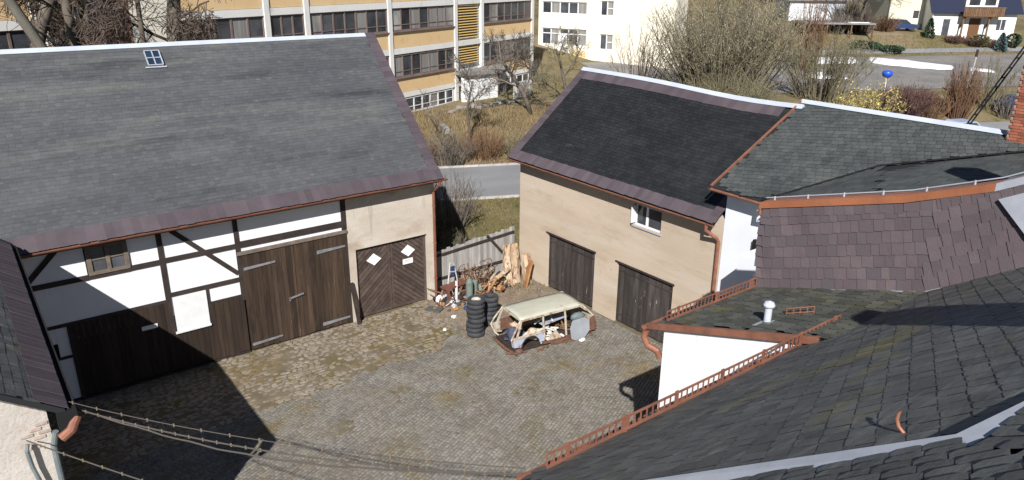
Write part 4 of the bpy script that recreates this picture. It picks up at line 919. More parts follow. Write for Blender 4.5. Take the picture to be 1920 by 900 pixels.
# grey panel leaning at the front
b = cmb()
pq = [(2.40, .10), (2.55, .02), (2.95, .03), (3.2, .25), (3.22, .62), (3.05, .74), (2.5, .72), (2.38, .45)]
b.prism([(x, -.90 + .20 * z, z) for x, z in pq], (0, .035, .01)); tag(b.build('plastic_sheet', 'grey_plastic'), 'grey plastic panel leaning upright against the front side of the car wreck', 'panel')
b = cmb(); b.blob((2.82, -.60, .78), .30, .14, .16, 17, j=.1); tag(b.build('dark_tub', 'teal_pipe', smooth=True), 'dark teal tub sitting behind the grey plastic panel', 'tub')
b = cmb(); b.blob((2.75, -1.02, .05), .14, .08, .05, 19, j=.3); tag(b.build('crumpled_paper', 'litter'), 'crumpled white scrap on the ground below the grey panel', 'litter')

# tyres
tprof = [(.175, -.055), (.21, -.082), (.28, -.09), (.308, -.068), (.315, 0), (.308, .068), (.28, .09), (.21, .082), (.175, .055), (.17, 0), (.175, -.055)]
tm = MB(); tm.lathe((0, 0, .09), tprof, 24)
for k in range(24):
    a = 2 * pi * k / 24; tm.bar((.312 * cos(a), .312 * sin(a), .04), (.312 * cos(a + .05), .312 * sin(a + .05), .14), .02, .012)
tm = tm.mesh('tyre', 'rubber', True)
rim = MB(); rim.lathe((0, 0, .09), [(.172, .03), (.168, .05), (.14, .055), (.12, .02), (.075, .03), (.07, -.02)], 20); rim = rim.mesh('rim', 'rim', True)
R = random.Random(9)
ordn = ['bottom', 'second lowest', 'third lowest', 'fourth from the ground', 'fifth from the ground', 'sixth from the ground', 'second from the top']
for i in range(8):
    t = thing('tyre', ('topmost black tyre with pale wheel rim on the tall stack' if i == 7 else '%s tyre of the tall stack left of the car wreck' % ordn[i]), 'tyre', (13.62 + R.uniform(-.03, .03), 19.95 + R.uniform(-.03, .03), .012 + i * .183), 'tyres stacked beside the car wreck')
    o = bpy.data.objects.new('tread', tm); COL.objects.link(o); o.parent = t
    if i == 7: o = bpy.data.objects.new('rim', rim); COL.objects.link(o); o.parent = t
ordn = ['bottom', 'second lowest', 'third lowest', 'fourth', 'fifth', 'topmost']
for i in range(6):
    t = thing('tyre', '%s tyre of the shorter stack behind the car roof' % ordn[i], 'tyre', (14.62 + R.uniform(-.03, .03), 20.45 + R.uniform(-.03, .03), .012 + i * .183), 'tyres stacked beside the car wreck')
    o = bpy.data.objects.new('tread', tm); COL.objects.link(o); o.parent = t

# scrap corner
def solo(b, name, m, label, cat, smooth=False): return tag(b.build(name, m, None, smooth), label, cat)
b = MB(); b.blob((13.98, 23.0, .16), .15, .14, .2, 31, j=.15); solo(b, 'white_sack', 'sign_white', 'small white sack on the ground at the foot of the downpipe', 'sack')
b = MB(); b.prism([(13.15, 22.75, .02), (13.5, 22.25, .02), (13.85, 22.45, .02), (13.5, 22.95, .02)], (0, 0, .05)); solo(b, 'stone_slab', 'slab', 'dark grey slab lying flat by the downpipe', 'slab')
bn_ = thing('rusty_bench', 'red brown rusty metal bench frame in front of the fence', 'bench', (14.75, 23.0, 0))
b = MB(); b.bar((14.15, 22.95, .62), (15.35, 23.05, .66), .42, .07); b.build('top', 'rust_red', bn_)
for x, y in ((14.28, 22.8), (14.3, 23.12), (15.2, 22.85), (15.22, 23.2)): bx('leg', 'rust_red', bn_, x - .05, x + .05, y - .04, y + .04, 0, .6)
b = MB(); b.lathe((15.05, 22.45, 0), [(0, 0), (.14, 0), (.14, .85), (.10, .95), (.04, 1.0), (.04, 1.06), (0, 1.06)], 14); solo(b, 'gas_cylinder', 'green_metal', 'grey green gas cylinder standing in front of the rusty bench', 'gas cylinder')
b = MB(); b.lathe((15.5, 22.75, 0), [(0, 0), (.13, 0), (.13, .7), (.0, .74)], 14); solo(b, 'dark_drum', 'green_metal', 'short dark green drum right of the gas cylinder', 'drum')
b = MB(); b.blob((15.55, 22.0, .18), .2, .18, .2, 40, j=.15); solo(b, 'clay_pot', 'wood_orange', 'dull round pot on the soil near the tyre stack', 'pot', True)
tg = thing('scrap_tangle', 'tangle of bent rusty rods and iron hoops against the fence', 'scrap heap', (15.9, 23.3, .5)); R = random.Random(55)
b = MB()
for i in range(26):
    c_ = Vector((15.9 + R.gauss(0, .35), 23.3 + R.gauss(0, .12), .65 + R.gauss(0, .28))); r_ = R.uniform(.1, .28); a0 = R.uniform(0, 6); e1 = Vector((R.gauss(0, 1), R.gauss(0, 1) * .4, R.gauss(0, 1))).normalized(); e2 = e1.cross(Vector((R.gauss(0, 1), R.gauss(0, 1), R.gauss(0, 1)))).normalized()
    b.tube([c_ + (e1 * cos(a0 + k * .45) + e2 * sin(a0 + k * .45)) * r_ for k in range(R.randint(5, 12))], .02, 5)
b.build('hoops', 'rust_tan', tg)
b = MB()
for i in range(16):
    p = Vector((15.9 + R.gauss(0, .5), 23.3 + R.gauss(0, .15), R.uniform(.0, .5))); b.bar(p, p + Vector((R.gauss(0, .3), R.gauss(0, .15), R.uniform(.3, .8))), .04, .04)
b.build('rods', 'rust_tan', tg)
# white plastic chair-like frame and cans
wf = thing('broken_trolley', 'broken pale metal trolley leaning on the rusty bench', 'trolley', (14.75, 23.2, .6)); b = MB()
for a, c in (((14.5, 23.15, .66), (14.68, 23.25, 1.5)), ((14.95, 23.15, .68), (14.85, 23.25, 1.45)), ((14.6, 23.2, 1.15), (14.9, 23.2, 1.1)), ((14.68, 23.25, 1.5), (14.85, 23.25, 1.45))): b.bar(a, c, .05, .04)
b.build('tubes', 'pole_white', wf); b = MB(); b.box(14.66, 14.84, 23.18, 23.21, .95, 1.35); b.build('seat_cloth', 'navy_paint', wf)
pv = MB(); pv.bar((14.62, 22.75, .0), (14.7, 22.85, .85), .09, .09); solo(pv, 'grey_post', 'galv', 'pale grey metal post leaning under the rusty bench', 'post')
for i, (x, y, z, s, m, nm, lb, ct) in enumerate((
        (14.55, 21.95, .05, .13, 'navy_paint', 'blue_rag', 'blue plastic scrap on the soil in front of the bench', 'scrap'),
        (14.25, 22.35, .08, .12, 'galv', 'crushed_can', 'flattened grey can beside the pale post', 'can'),
        (14.35, 22.6, .12, .10, 'litter', 'white_cup', 'white cup shaped scrap under the rusty bench', 'scrap'),
        (13.75, 21.6, .03, .11, 'litter', 'paper_scrap', 'pale paper scrap on the soil below the dark slab', 'litter'),
        (12.9, 20.9, .03, .09, 'litter', 'paper_scrap', 'small white scrap lying among the rough cobbles', 'litter'),
        (16.6, 22.5, .16, .2, 'wood_orange', 'wood_chunk', 'orange brown wood chunk left of the pale log pile', 'wood'))):
    b = MB(); b.blob((x, y, z), s, s * .8, max(.04, s * .7), 60 + i, j=.3); solo(b, nm, m, lb, ct)
R = random.Random(31)
def heap(name, label, cx, cy, sx, sy, h, n_, mats):
    t = thing(name, label, 'scrap heap', (cx, cy, 0), 'scrap heaps along the fence')
    for m_, kind_ in mats:
        b = MB()
        for i in range(n_):
            x, y = cx + R.gauss(0, sx), cy + R.gauss(0, sy); z = abs(R.gauss(0, h)) * .8 + .03
            if y > 23.9: y = 23.85
            d = Vector((R.gauss(0, 1), R.gauss(0, .5), R.gauss(0, .9))).normalized()
            if kind_ == 'rods': L_ = R.uniform(.12, .42); b.tube([Vector((x, y, z)) - d * L_, Vector((x, y, z)) + Vector((R.gauss(0, .04), R.gauss(0, .04), R.gauss(0, .04))), Vector((x, y, z)) + d * L_], R.uniform(.01, .024), 5)
            elif kind_ == 'plates': L_ = R.uniform(.06, .2); b.bar(Vector((x, y, z)) - d * L_, Vector((x, y, z)) + d * L_, R.uniform(.08, .24), .015)
            elif kind_ == 'planks': L_ = R.uniform(.2, .5); b.bar(Vector((x, y, z)) - d * L_, Vector((x, y, z)) + d * L_, R.uniform(.05, .12), .03)
            else: s_ = R.uniform(.05, .13); b.blob((x, y, z), s_, s_ * R.uniform(.6, 1), s_ * R.uniform(.5, 1), i, 6, 4, .35)
        b.build(kind_, m_, t, kind='stuff')
heap('scrap_heap', 'dark rusty scrap heap under and around the red brown bench', 14.75, 22.9, .42, .25, .22, 22, (('rust_red', 'rods'), ('car_dark', 'lumps'), ('galv', 'plates'), ('rust_tan', 'planks')))
heap('scrap_heap', 'tan brown scrap heap with sticks behind the tyre stacks', 15.75, 22.9, .5, .3, .20, 30, (('rust_tan', 'rods'), ('wood_orange', 'planks'), ('rust_red', 'lumps'), ('green_metal', 'plates')))
heap('scrap_heap', 'heap of broken sticks and bark left of the tall pale log', 16.7, 23.1, .35, .25, .17, 22, (('wood_pale', 'planks'), ('rust_tan', 'rods'), ('car_dark', 'lumps')))
heap('scrap_heap', 'low litter heap of bits at the foot of the downpipe', 14.15, 22.6, .25, .3, .06, 14, (('slab', 'plates'), ('wood_orange', 'lumps')))
R = random.Random(77); b = MB()
for i in range(420):
    x, y = R.uniform(13.2, 18.3), R.uniform(20.4, 23.9); s = R.uniform(.015, .05)
    b.blob((x, y, .02), s, s, s * .7, i, 5, 3, .3)
b.build('rubble', 'cobble', None, kind='stuff'); bpy.data.objects['rubble']['label'] = 'loose rubble scattered over the bare soil by the fence'; bpy.data.objects['rubble']['category'] = 'rubble'
# logs against the corner
def split_log(p, q, r, seed, m, name, label):
    R = random.Random(seed); b = MB(); p = Vector(p); q = Vector(q); d = (q - p).normalized(); x = d.cross(Vector((0, 1, 0.2))).normalized(); y = d.cross(x)
    V = []; n = 9
    for i in range(5):
        c_ = p + (q - p) * i / 4
        for k in range(n): a = 2 * pi * k / n; rr_ = r * (1 + R.uniform(-.38, .38)) * (.55 + .45 * abs(cos(a * .5 + seed))); V.append(c_ + x * cos(a) * rr_ + y * sin(a) * rr_ + d * R.uniform(-.03, .03))
    F = [(i * n + k, i * n + (k + 1) % n, (i + 1) * n + (k + 1) % n, (i + 1) * n + k) for i in range(4) for k in range(n)] + [tuple(range(n - 1, -1, -1)), tuple(range(4 * n, 5 * n))]
    b.add(V, F); return solo(b, name, m, label, 'log')
split_log((17.35, 22.75, .0), (17.5, 23.3, 1.62), .22, 1, 'wood_pale', 'split_log', 'tall splintered pale log standing against the fence corner')
split_log((17.75, 22.9, .0), (17.85, 23.3, 1.6), .19, 2, 'wood_pale', 'split_log', 'brown streaked log standing right behind the pale splintered log')
split_log((18.05, 22.6, .0), (18.2, 22.95, 1.15), .2, 5, 'wood_pale', 'split_log', 'shorter pale log leaning on the beige wall')
split_log((16.55, 22.7, .55), (17.3, 22.8, .78), .09, 3, 'wood_pale', 'split_log', 'thin pale log lying level left of the standing logs')
b = MB(); V = []
for i in range(9):
    t_ = i / 8
    for k, w_ in ((-1, .2), (1, .2)): V.append((17.7 + .55 * t_ + .06 * k, 22.30 + .25 * t_ + k * .17, .04 + 1.0 * sin(t_ * 1.45) ** 1.2))
for i in range(9):
    t_ = i / 8
    for k, w_ in ((-1, .2), (1, .2)): V.append((17.74 + .55 * t_ + .06 * k, 22.30 + .25 * t_ + k * .17 - .03, -.02 + 1.0 * sin(t_ * 1.45) ** 1.2))
F = []
for i in range(8): F += [(2 * i, 2 * i + 1, 2 * i + 3, 2 * i + 2), (18 + 2 * i, 18 + 2 * i + 2, 18 + 2 * i + 3, 18 + 2 * i + 1), (2 * i, 2 * i + 2, 18 + 2 * i + 2, 18 + 2 * i), (2 * i + 1, 18 + 2 * i + 1, 18 + 2 * i + 3, 2 * i + 3)]
b.add(V, F); solo(b, 'bark_slab', 'wood_orange', 'curved orange slab of bark leaning in front of the logs', 'bark')

# ================================================================== SCHOOL
sc_ = thing('school_building', 'long three storey school with yellow panels, white beams and brown window bands', 'school', (28.47, 49.92, 2))
TS = TX(28.47, 49.92, 0, radians(21))
b = MB(TS); b.box(-34, 18.2, .30, 13, 1.0, 14.6); b.build('wall', 'school_white', sc_)
def sbox(name, m, parent, *a): return bx(name, m, parent, *a, T=TS)
cols = [-34, -26.2, -19.4, -13.2, -10.05, -2.2, 5.78, 9.55, 17.95]
for c_ in cols[1:]: sbox('pilaster', 'school_white', sc_, c_ - .2, c_ + .2, -.02, .35, 1.6, 14.6)
for z in (3.28, 6.5, 9.74, 13.0):
    for a, c_ in zip(cols, cols[1:]): sbox('beam', 'school_white', sc_, a + .2, c_ - .2, .03, .34, z, z + (.42 if z > 3.3 else .36))
R = random.Random(14)
def winband(a, c_, z0, z1, npan, m='frame_brown'):
    sbox('void', 'black', sc_, a, c_, .26, .295, z0, z1)
    f = MB(TS)
    f.box(a, c_, .08, .18, z0, z0 + .10); f.box(a, c_, .08, .18, z1 - .07, z1)
    for i in range(npan + 1):
        x = a + (c_ - a) * i / npan; f.box(x - .06, x + .06, .09, .17, z0 + .10, z1 - .07)
    f.box(a, c_, .10, .16, z0 + .42, z0 + .47)
    f = f.build('window', m, sc_)
    sbox('window_sill', 'frame_brown', f, a - .03, c_ + .03, -.05, .085, z0 - .07, z0 - .002)
    for i in range(npan):
        x = a + (c_ - a) * i / npan; w_ = (c_ - a) / npan
        sbox('pane', ('glass' if R.random() < .66 else ('curtain' if R.random() < .6 else 'curtain_pale')), f, x + .065, x + w_ - .065, .135, .14, z0 + .11, z1 - .08)
for i, (a, c_) in enumerate(zip(cols, cols[1:])):
    a_, e_ = a + .23, c_ - .23
    if i == 6:                                    # stair bay with ochre louvres
        for z0, z1, n_ in ((7.05, 10.0, 14), (4.98, 6.58, 8), (10.45, 13.0, 12)):
            lv = sbox('louver', 'frame_brown', sc_, a_ + .25, e_ - .25, .22, .29, z0, z1)
            for k in range(n_):
                z = z0 + (z1 - z0) * k / n_; p = MB(TS); p.bar((a_ + .25, .13, z + .07), (e_ - .25, .13, z + .07), .13, .035, (0, -.6, .8)); p.build('slat', 'school_ochre', lv)
        continue
    if i == 1:                                    # blind bay with coloured panels, seen through the trees
        for p0, p1, m_ in ((-26.0, -24.2, 'cream'), (-24.2, -23.2, 'lilac'), (-23.2, -21.8, 'rust_panel'), (-21.8, -19.6, 'cream')): sbox('facade_panel', m_, sc_, p0 + .015, p1 - .015, -.06, .32, 3.7, 13.6)
        continue
    npan = max(3, round((c_ - a) / 1.13))
    for z0 in (4.80, 8.12, 11.4): winband(a_, e_, z0, z0 + 1.62, npan)
    for z0, z1 in ((3.66, 4.72), (6.94, 8.03), (10.18, 11.3)):
        nn_ = max(2, round((c_ - a) / 2.0)); ws = lin(a_, e_, nn_)
        for k in range(nn_): sbox('facade_panel', 'school_yellow', sc_, ws[k] + .008, ws[k + 1] - .008, .07, .32, z0, z1)
    if i >= 3: winband(a_ + .2, e_ - .2, 2.05, 3.2, npan, 'white_paint')
b = MB(TS); b.box(-34.3, 18.6, -.3, 13.3, 14.61, 14.9); b.build('flat_roof', 'roof_felt', sc_)
# entrance canopy
b = MB(TS); b.prism([(5.5, .0, 4.28), (5.3, -1.1, 4.28), (9.3, -2.3, 4.2), (11.9, -1.5, 4.2), (12.5, .0, 4.28)], (0, 0, .26)); b.build('entrance_canopy', 'roof_felt', sc_)
b = MB(TS); b.prism([(5.6, -.85, 1.4), (9.0, -1.9, 1.4), (9.0, -1.6, 1.4), (5.6, -.55, 1.4)], (0, 0, 2.8)); b.build('entrance_screen', 'white_plaster', sc_)
b = MB(TS); b.prism([(9.0, -1.85, 1.4), (9.3, -1.85, 1.4), (9.3, .2, 1.4), (9.0, .2, 1.4)], (0, 0, 2.79)); b.build('entrance_screen', 'frame_old', sc_)
b = MB(TS); b.prism([(10.7, -1.4, 1.4), (11.3, -1.4, 1.4), (12.2, -.6, 4.19), (11.6, -.6, 4.19)], (0, .3, 0)); b.build('raking_support', 'school_white', sc_)
sbox('recess_shade', 'black', sc_, 9.35, 12.4, .19, .255, 1.6, 4.2)  # black panel painting the shadowed recess below the canopy

# white steps and rubble by the entrance
P0S = TS @ Vector((9.5, -4.5, 0))
for i, (a, y_, m, nm, lb) in enumerate(((8.9, -3.6, 'white_paint', 'garden_railing', 'white slatted garden railing in front of the school entrance'),)):
    gr = thing(nm, lb, 'railing', TS @ Vector((a, y_, 1.6)))
    for k in range(14):
        p = MB(TS); z = terr(*(TS @ Vector((a + k * .22, y_, 0)))[:2]); p.box(a + k * .22, a + k * .22 + .09, y_, y_ + .05, z, z + 1.25); p.build('slat', 'white_paint', gr)
    p = MB(TS); z = 1.6; p.bar((a - .05, y_ + .08, z + 1.0), (a + 3.1, y_ + .08, z + 1.0), .05, .08); p.bar((a - .05, y_ + .08, z + .35), (a + 3.1, y_ + .08, z + .35), .05, .08); p.build('rail', 'white_paint', gr)
R = random.Random(41)
for i in range(7):
    x, y_, _ = TS @ Vector((2.2 + i * .95 + R.uniform(-.2, .2), -2.1 - .35 * i + R.uniform(-.3, .3), 0)); z = terr(x, y_)
    b = MB(TX(x, y_, z, R.uniform(0, 3))); b.box(-.6, .6, -.18, .18, 0, .12 + .1 * (i % 3)); tag(b.build('concrete_slab', 'stone_base'), 'pale concrete slab dumped on the dry grass before the school', 'slab', 'slabs dumped before the school')
xx, yy = 28.9, 46.2
b = MB(TX(xx, yy, terr(xx, yy), 1.2)); b.box(-1.0, 1.0, -.2, .2, -.1, .3); tag(b.build('stone_trough', 'stone_base'), 'low pale stone block lying on the straw bank behind the barn gable', 'stone')

# ================================================================== CREAM ANNEX
an = thing('school_annex', 'cream rendered annex with white framed windows right of the school', 'annex', (58, 62, 3))
TA = TX(57.91, 61.99, 0, radians(-69))
hol = [(-6.15, -.58, 7.78, 9.08), (-6.12, -.5, 4.4, 6.22), (1.08, 2.6, 7.76, 9.32), (1.15, 2.68, 4.2, 5.85), (-6.15, -.58, 11.1, 12.4), (1.08, 2.6, 11.1, 12.6)]
b = wall_holes(TA, -6.6, 9.55, 2.2, 13.5, hol, .35); b.build('wall', 'cream', an)
b = MB(TA); b.box(-6.6, 9.55, .4, 3.5, 2.2, 13.5); b.build('core', 'cream', an)
for (a, c_, z0, z1) in hol:
    n_ = 5 if c_ - a > 3 else 2
    f = MB(TA); f.box(a, c_, .1, .2, z0, z0 + .1); f.box(a, c_, .1, .2, z1 - .1, z1)
    for k in range(n_ + 1): x = a + (c_ - a) * k / n_; f.box(x - .06, x + .06, .1, .2, z0 + .1, z1 - .1)
    if n_ == 5 and z0 < 6: f.box(a, c_, .1, .2, z1 - .62, z1 - .52)
    if n_ == 2: f.box((a + c_) / 2, c_, .1, .2, (z0 + z1) / 2 - .05, (z0 + z1) / 2 + .05)
    f = f.build('window', 'white_paint', an)
    for k in range(n_): x = a + (c_ - a) * k / n_; bx('pane', 'glass' if (k + n_) % 3 else 'curtain', f, x + .07, x + (c_ - a) / n_ - .07, .16, .165, z0 + .1, z1 - .1, T=TA)
for a, c_ in ((-6.5, -4.6), (-2.3, -.5)): bx('plinth_panel', 'school_yellow', an, a, c_, -.03, .02, 3.1, 3.95, T=TA)
bx('door', 'white_paint', an, -4.0, -2.9, -.02, .09, 3.4, 5.7, T=TA)
bx('entrance_steps', 'stone_base', an, -4.3, -2.6, -1.2, -.035, 2.4, 3.4, T=TA)
bx('roof_slab', 'roof_felt', an, -6.9, 9.8, -.3, 3.8, 13.51, 13.8, T=TA)

# ================================================================== HOUSES FAR RIGHT
def house(name, label, T, L_, D, h, rh, mw, mr, holes, z0=-1.5, dormer=None):
    t = thing(name, label, 'house', T @ Vector((L_ / 2, 0, 0)))
    b = wall_holes(T, 0, L_, z0, h, holes, .3); b.build('wall', mw, t); b = MB(T); b.box(.02, L_ - .02, .32, D, z0, h - .01); b.build('core', mw, t)
    b = MB(T); b.prism([(0.01, .31, h), (.01, D, h), (.01, D / 2, h + rh)], (.25, 0, 0)); b.prism([(L_ - .26, .31, h), (L_ - .26, D, h), (L_ - .26, D / 2, h + rh)], (.25, 0, 0)); b.build('gable', mw, t)
    b = MB(T); o = .5; k = rh / (D / 2)
    b.add([(-o, -o, h - o * k + .15), (L_ + o, -o, h - o * k + .15), (L_ + o, D / 2, h + rh + .15), (-o, D / 2, h + rh + .15), (-o, D + o, h - o * k + .15), (L_ + o, D + o, h - o * k + .15),
           (-o, -o, h - o * k), (L_ + o, -o, h - o * k), (L_ + o, D / 2, h + rh), (-o, D / 2, h + rh), (-o, D + o, h - o * k), (L_ + o, D + o, h - o * k)],
          [(0, 1, 2, 3), (3, 2, 5, 4), (6, 9, 8, 7), (9, 10, 11, 8), (0, 6, 7, 1), (0, 3, 9, 6), (3, 4, 10, 9), (1, 7, 8, 2), (2, 8, 11, 5), (4, 5, 11, 10)])
    rf = b.build('roof', mr, t)
    for (a, c_, e, f_) in holes:
        w = MB(T); s = .08
        w.box(a, c_, .1, .2, e, e + s); w.box(a, c_, .1, .2, f_ - s, f_); w.box(a, a + s, .1, .2, e + s, f_ - s); w.box(c_ - s, c_, .1, .2, e + s, f_ - s)
        if c_ - a > 1.0: w.box((a + c_) / 2 - .04, (a + c_) / 2 + .04, .1, .2, e + s, f_ - s)
        w = w.build('window', 'white_paint', t); bx('pane', 'glass', w, a + s, c_ - s, .15, .155, e + s, f_ - s, T=T)
    return t, rf
hz = 4.35
TH_ = TX(105.7, 47.6, hz - .3, radians(-45))
h1, rf = house('white_house', 'white house with navy tiled roof and brown wooden balcony at the far right', TH_, 10.2, 8, 3.95, 4.2, 'house_white', 'roof_navy', [(1.3, 2.3, .3, 2.7), (7.9, 9.1, 1.3, 2.75), (4.5, 6.0, .2, 2.9)])
bx('plinth', 'stone_base', h1, -.05, 10.25, -.06, .0, -1.4, .1, T=TH_)
bx('door', 'orange_door', h1, 4.6, 5.9, .05, .09, .2, 2.85, T=TH_)
bl = bx('balcony', 'wood_balcony', h1, 3.1, 8.0, -1.3, -.01, 3.1, 3.28, T=TH_)
for k in range(24): p = MB(TH_); p.box(3.1 + k * .205, 3.1 + k * .205 + .17, -1.34, -1.30, 3.15, 4.2); p.build('board', 'wood_balcony', bl)
p = MB(TH_); p.box(3.0, 8.1, -1.38, -1.25, 4.2, 4.3); p.build('handrail', 'wood_balcony', bl)
for x in (3.4, 6.5): p = MB(TH_); p.bar((x + .2, -1.2, 3.1), (x, -.1, 1.6), .15, .15); p.bar((x, -.9, .0), (x, -.9, 3.1), .18, .18); p.build('support', 'wood_balcony', h1)
dm = MB(TH_); dm.box(3.6, 7.5, -.2, 3.4, 4.3, 7.0); dm = dm.build('dormer', 'house_white', h1)
for a in (4.0, 5.9): p = MB(TH_); p.box(a, a + 1.3, -.24, -.19, 4.5, 6.6); p.build('balcony_door', 'glass', dm)
p = MB(TH_); p.bar((-.1, -.1, -.2), (-.1, -.1, 3.8), .12, .12); p.build('downpipe', 'white_paint', h1)
TY = TX(104.6, 53.0, 5.0, radians(-40))
h2, rf = house('cream_house', 'taller cream house standing left of the white balcony house', TY, 5.6, 8, 6.2, 3.5, 'house_cream', 'roof_navy', [(3.2, 4.1, 1.5, 2.6), (3.6, 4.5, 4.3, 5.4)])
bx('plinth', 'stone_base', h2, -.05, 5.65, -.06, .0, -1.4, .9, T=TY)
TG = TX(98, 64, 5.0, radians(-40))
h3, rf = house('pale_blue_house', 'small pale blue walled house half hidden behind the willow', TG, 7.8, 7, 4.0, 3.0, 'blue_plaster', 'roof_felt', [(6.5, 7.5, 1.3, 2.5)])
TK = TX(88.5, 55.5, 3.9, radians(-40))
cp = thing('carport', 'low dark carport with snow lying along its flat roof', 'carport', TK @ Vector((4, 0, 0)))
b = MB(TK); b.box(0, 9, 0, 5, 2.3, 2.5); b.build('roof', 'roof_felt', cp); b = MB(TK); b.box(.1, 8.9, 4.7, 4.9, 0, 2.3); b.box(.1, .3, .1, 4.7, 0, 2.3); b.build('wall', 'wood_balcony', cp)
b = MB(TK); b.box(5.6, 8.2, .1, .6, 2.51, 2.58); b.build('snow_layer', 'snow', cp)
for x in (.2, 3, 6, 8.7): p = MB(TK); p.box(x, x + .15, .1, .25, 0, 2.3); p.build('post', 'wood_balcony', cp)

# cars
def car(x, y, ang_, m, label, s=1.0):
    z = terr(x, y); T = TX(x, y, z, ang_) @ Matrix.Scale(s, 4)
    t = thing('parked_car', label, 'car', (x, y, z), 'cars parked beyond the roofs')
    b = MB(T); b.prism([(-2.1, -.82, .3), (2.1, -.82, .3), (2.15, -.82, .7), (1.2, -.82, .88), (-1.9, -.82, .95), (-2.15, -.82, .8)], (0, 1.64, 0))
    b.prism([(-1.7, -.7, .92), (1.1, -.7, .87), (.4, -.7, 1.42), (-1.2, -.7, 1.45)], (0, 1.4, 0)); b.build('body', m, t)
    b = MB(T); b.prism([(-1.5, -.715, .97), (.9, -.715, .93), (.35, -.715, 1.34), (-1.12, -.715, 1.37)], (0, 1.43, 0)); b.build('side_window', 'glass', t)
    b = MB(T); b.prism([(1.10, -.6, .92), (1.12, .6, .92), (.44, .6, 1.39), (.44, -.6, 1.39)], (.02, 0, .02)); b.build('windscreen', 'glass', t)
    for wx in (-1.3, 1.35):
        for wy in (-.84, .70):
            w = MB(T @ Matrix.Translation((wx, wy, .31)) @ Matrix.Rotation(radians(-90), 4, 'X')); w.lathe((0, 0, 0), [(0, 0), (.2, 0), (.31, .0), (.31, .15), (0, .15)], 14); w.build('wheel', 'rubber', t)
    for wy in (-.6, .4): b = MB(T); b.box(2.12, 2.17, wy, wy + .25, .6, .74); b.build('headlight', 'zinc', t)
car(104.0, 50.9, radians(-40), 'navy_paint', 'dark blue car parked beside the cream house')
car(64.5, 25.0, radians(-20), 'silver_paint', 'silver blue car mostly hidden behind the ridge and brown shrubs')
car(74.9, 24.9, radians(-30), 'navy_paint', 'blue car parked near the brick chimney at the right edge')
# globe sign
gx_, gy_ = 65.5, 32.4; gz = terr(gx_, gy_)
gs = thing('globe_sign', 'bright blue globe shaped sign on a thin white post beside the parking lot', 'sign', (gx_, gy_, gz))
b = MB(); b.lathe((gx_, gy_, gz + 2.05), [(.04, -.02), (.22, .03), (.38, .18), (.44, .36), (.42, .5), (.30, .6), (0, .63)], 18); b.build('globe', 'blue_plastic', gs, True)
b = MB(); b.tube([(gx_, gy_, gz - .1), (gx_, gy_, gz + 2.1)], .05, 8); b.build('post', 'white_paint', gs)
# pole
px_, py_ = 72.4, 28.4; pz = terr(px_, py_)
po = thing('utility_pole', 'tall weathered pale pole with dark top among brown shrubs', 'pole', (px_, py_, pz))
b = MB(); b.tube([(px_, py_, pz), (px_ + .25, py_ + .05, pz + 4.0)], [.10, .07], 8); b.build('shaft', 'pole_white', po)
b = MB(); b.tube([(px_ + .25, py_ + .05, pz + 4.0), (px_ + .3, py_ + .05, pz + 4.6)], [.12, .10], 8); b.build('top', 'timber_dark', po)
# snow patches
def snow(pts, label):
    R = random.Random(len(pts)); b = MB(); c_ = Vector((sum(p[0] for p in pts) / len(pts), sum(p[1] for p in pts) / len(pts), 0))
    ring = []
    for i in range(len(pts)):
        p, q2 = Vector((*pts[i], 0)), Vector((*pts[(i + 1) % len(pts)], 0)); n_ = max(2, int((q2 - p).length / .7))
        for k in range(n_): ring.append(p + (q2 - p) * k / n_ + Vector((R.uniform(-.3, .3), R.uniform(-.3, .3), 0)))
    n_ = len(ring); V = [(p.x, p.y, terr(p.x, p.y) - .02) for p in ring]
    for s_, hh_ in ((.93, .16), (.7, .24)):
        V += [(c_.x + (p.x - c_.x) * s_, c_.y + (p.y - c_.y) * s_, terr(c_.x + (p.x - c_.x) * s_, c_.y + (p.y - c_.y) * s_) + hh_ + R.uniform(-.05, .05)) for p in ring]
    V.append((c_.x, c_.y, terr(c_.x, c_.y) + .26))
    F = [(j * n_ + i, j * n_ + (i + 1) % n_, (j + 1) * n_ + (i + 1) % n_, (j + 1) * n_ + i) for j in range(2) for i in range(n_)] + [(2 * n_ + i, 2 * n_ + (i + 1) % n_, 3 * n_) for i in range(n_)]
    b.add(V, F); o = b.build('snow_bank', 'snow', None, True, 'structure')
snow([(88.3, 46.3), (84.6, 43.6), (85.5, 39.5), (88.0, 36.6), (90.0, 36.9), (89.5, 41)], '')
snow([(80, 50.5), (76.5, 47.5), (83, 44.6), (86.5, 47.0)], '')
snow([(72, 44), (69.5, 42), (72, 39.5), (74.5, 41.5)], '')
snow([(90.2, 36.0), (89.3, 35.2), (89.9, 33.2), (90.7, 33.8)], '')

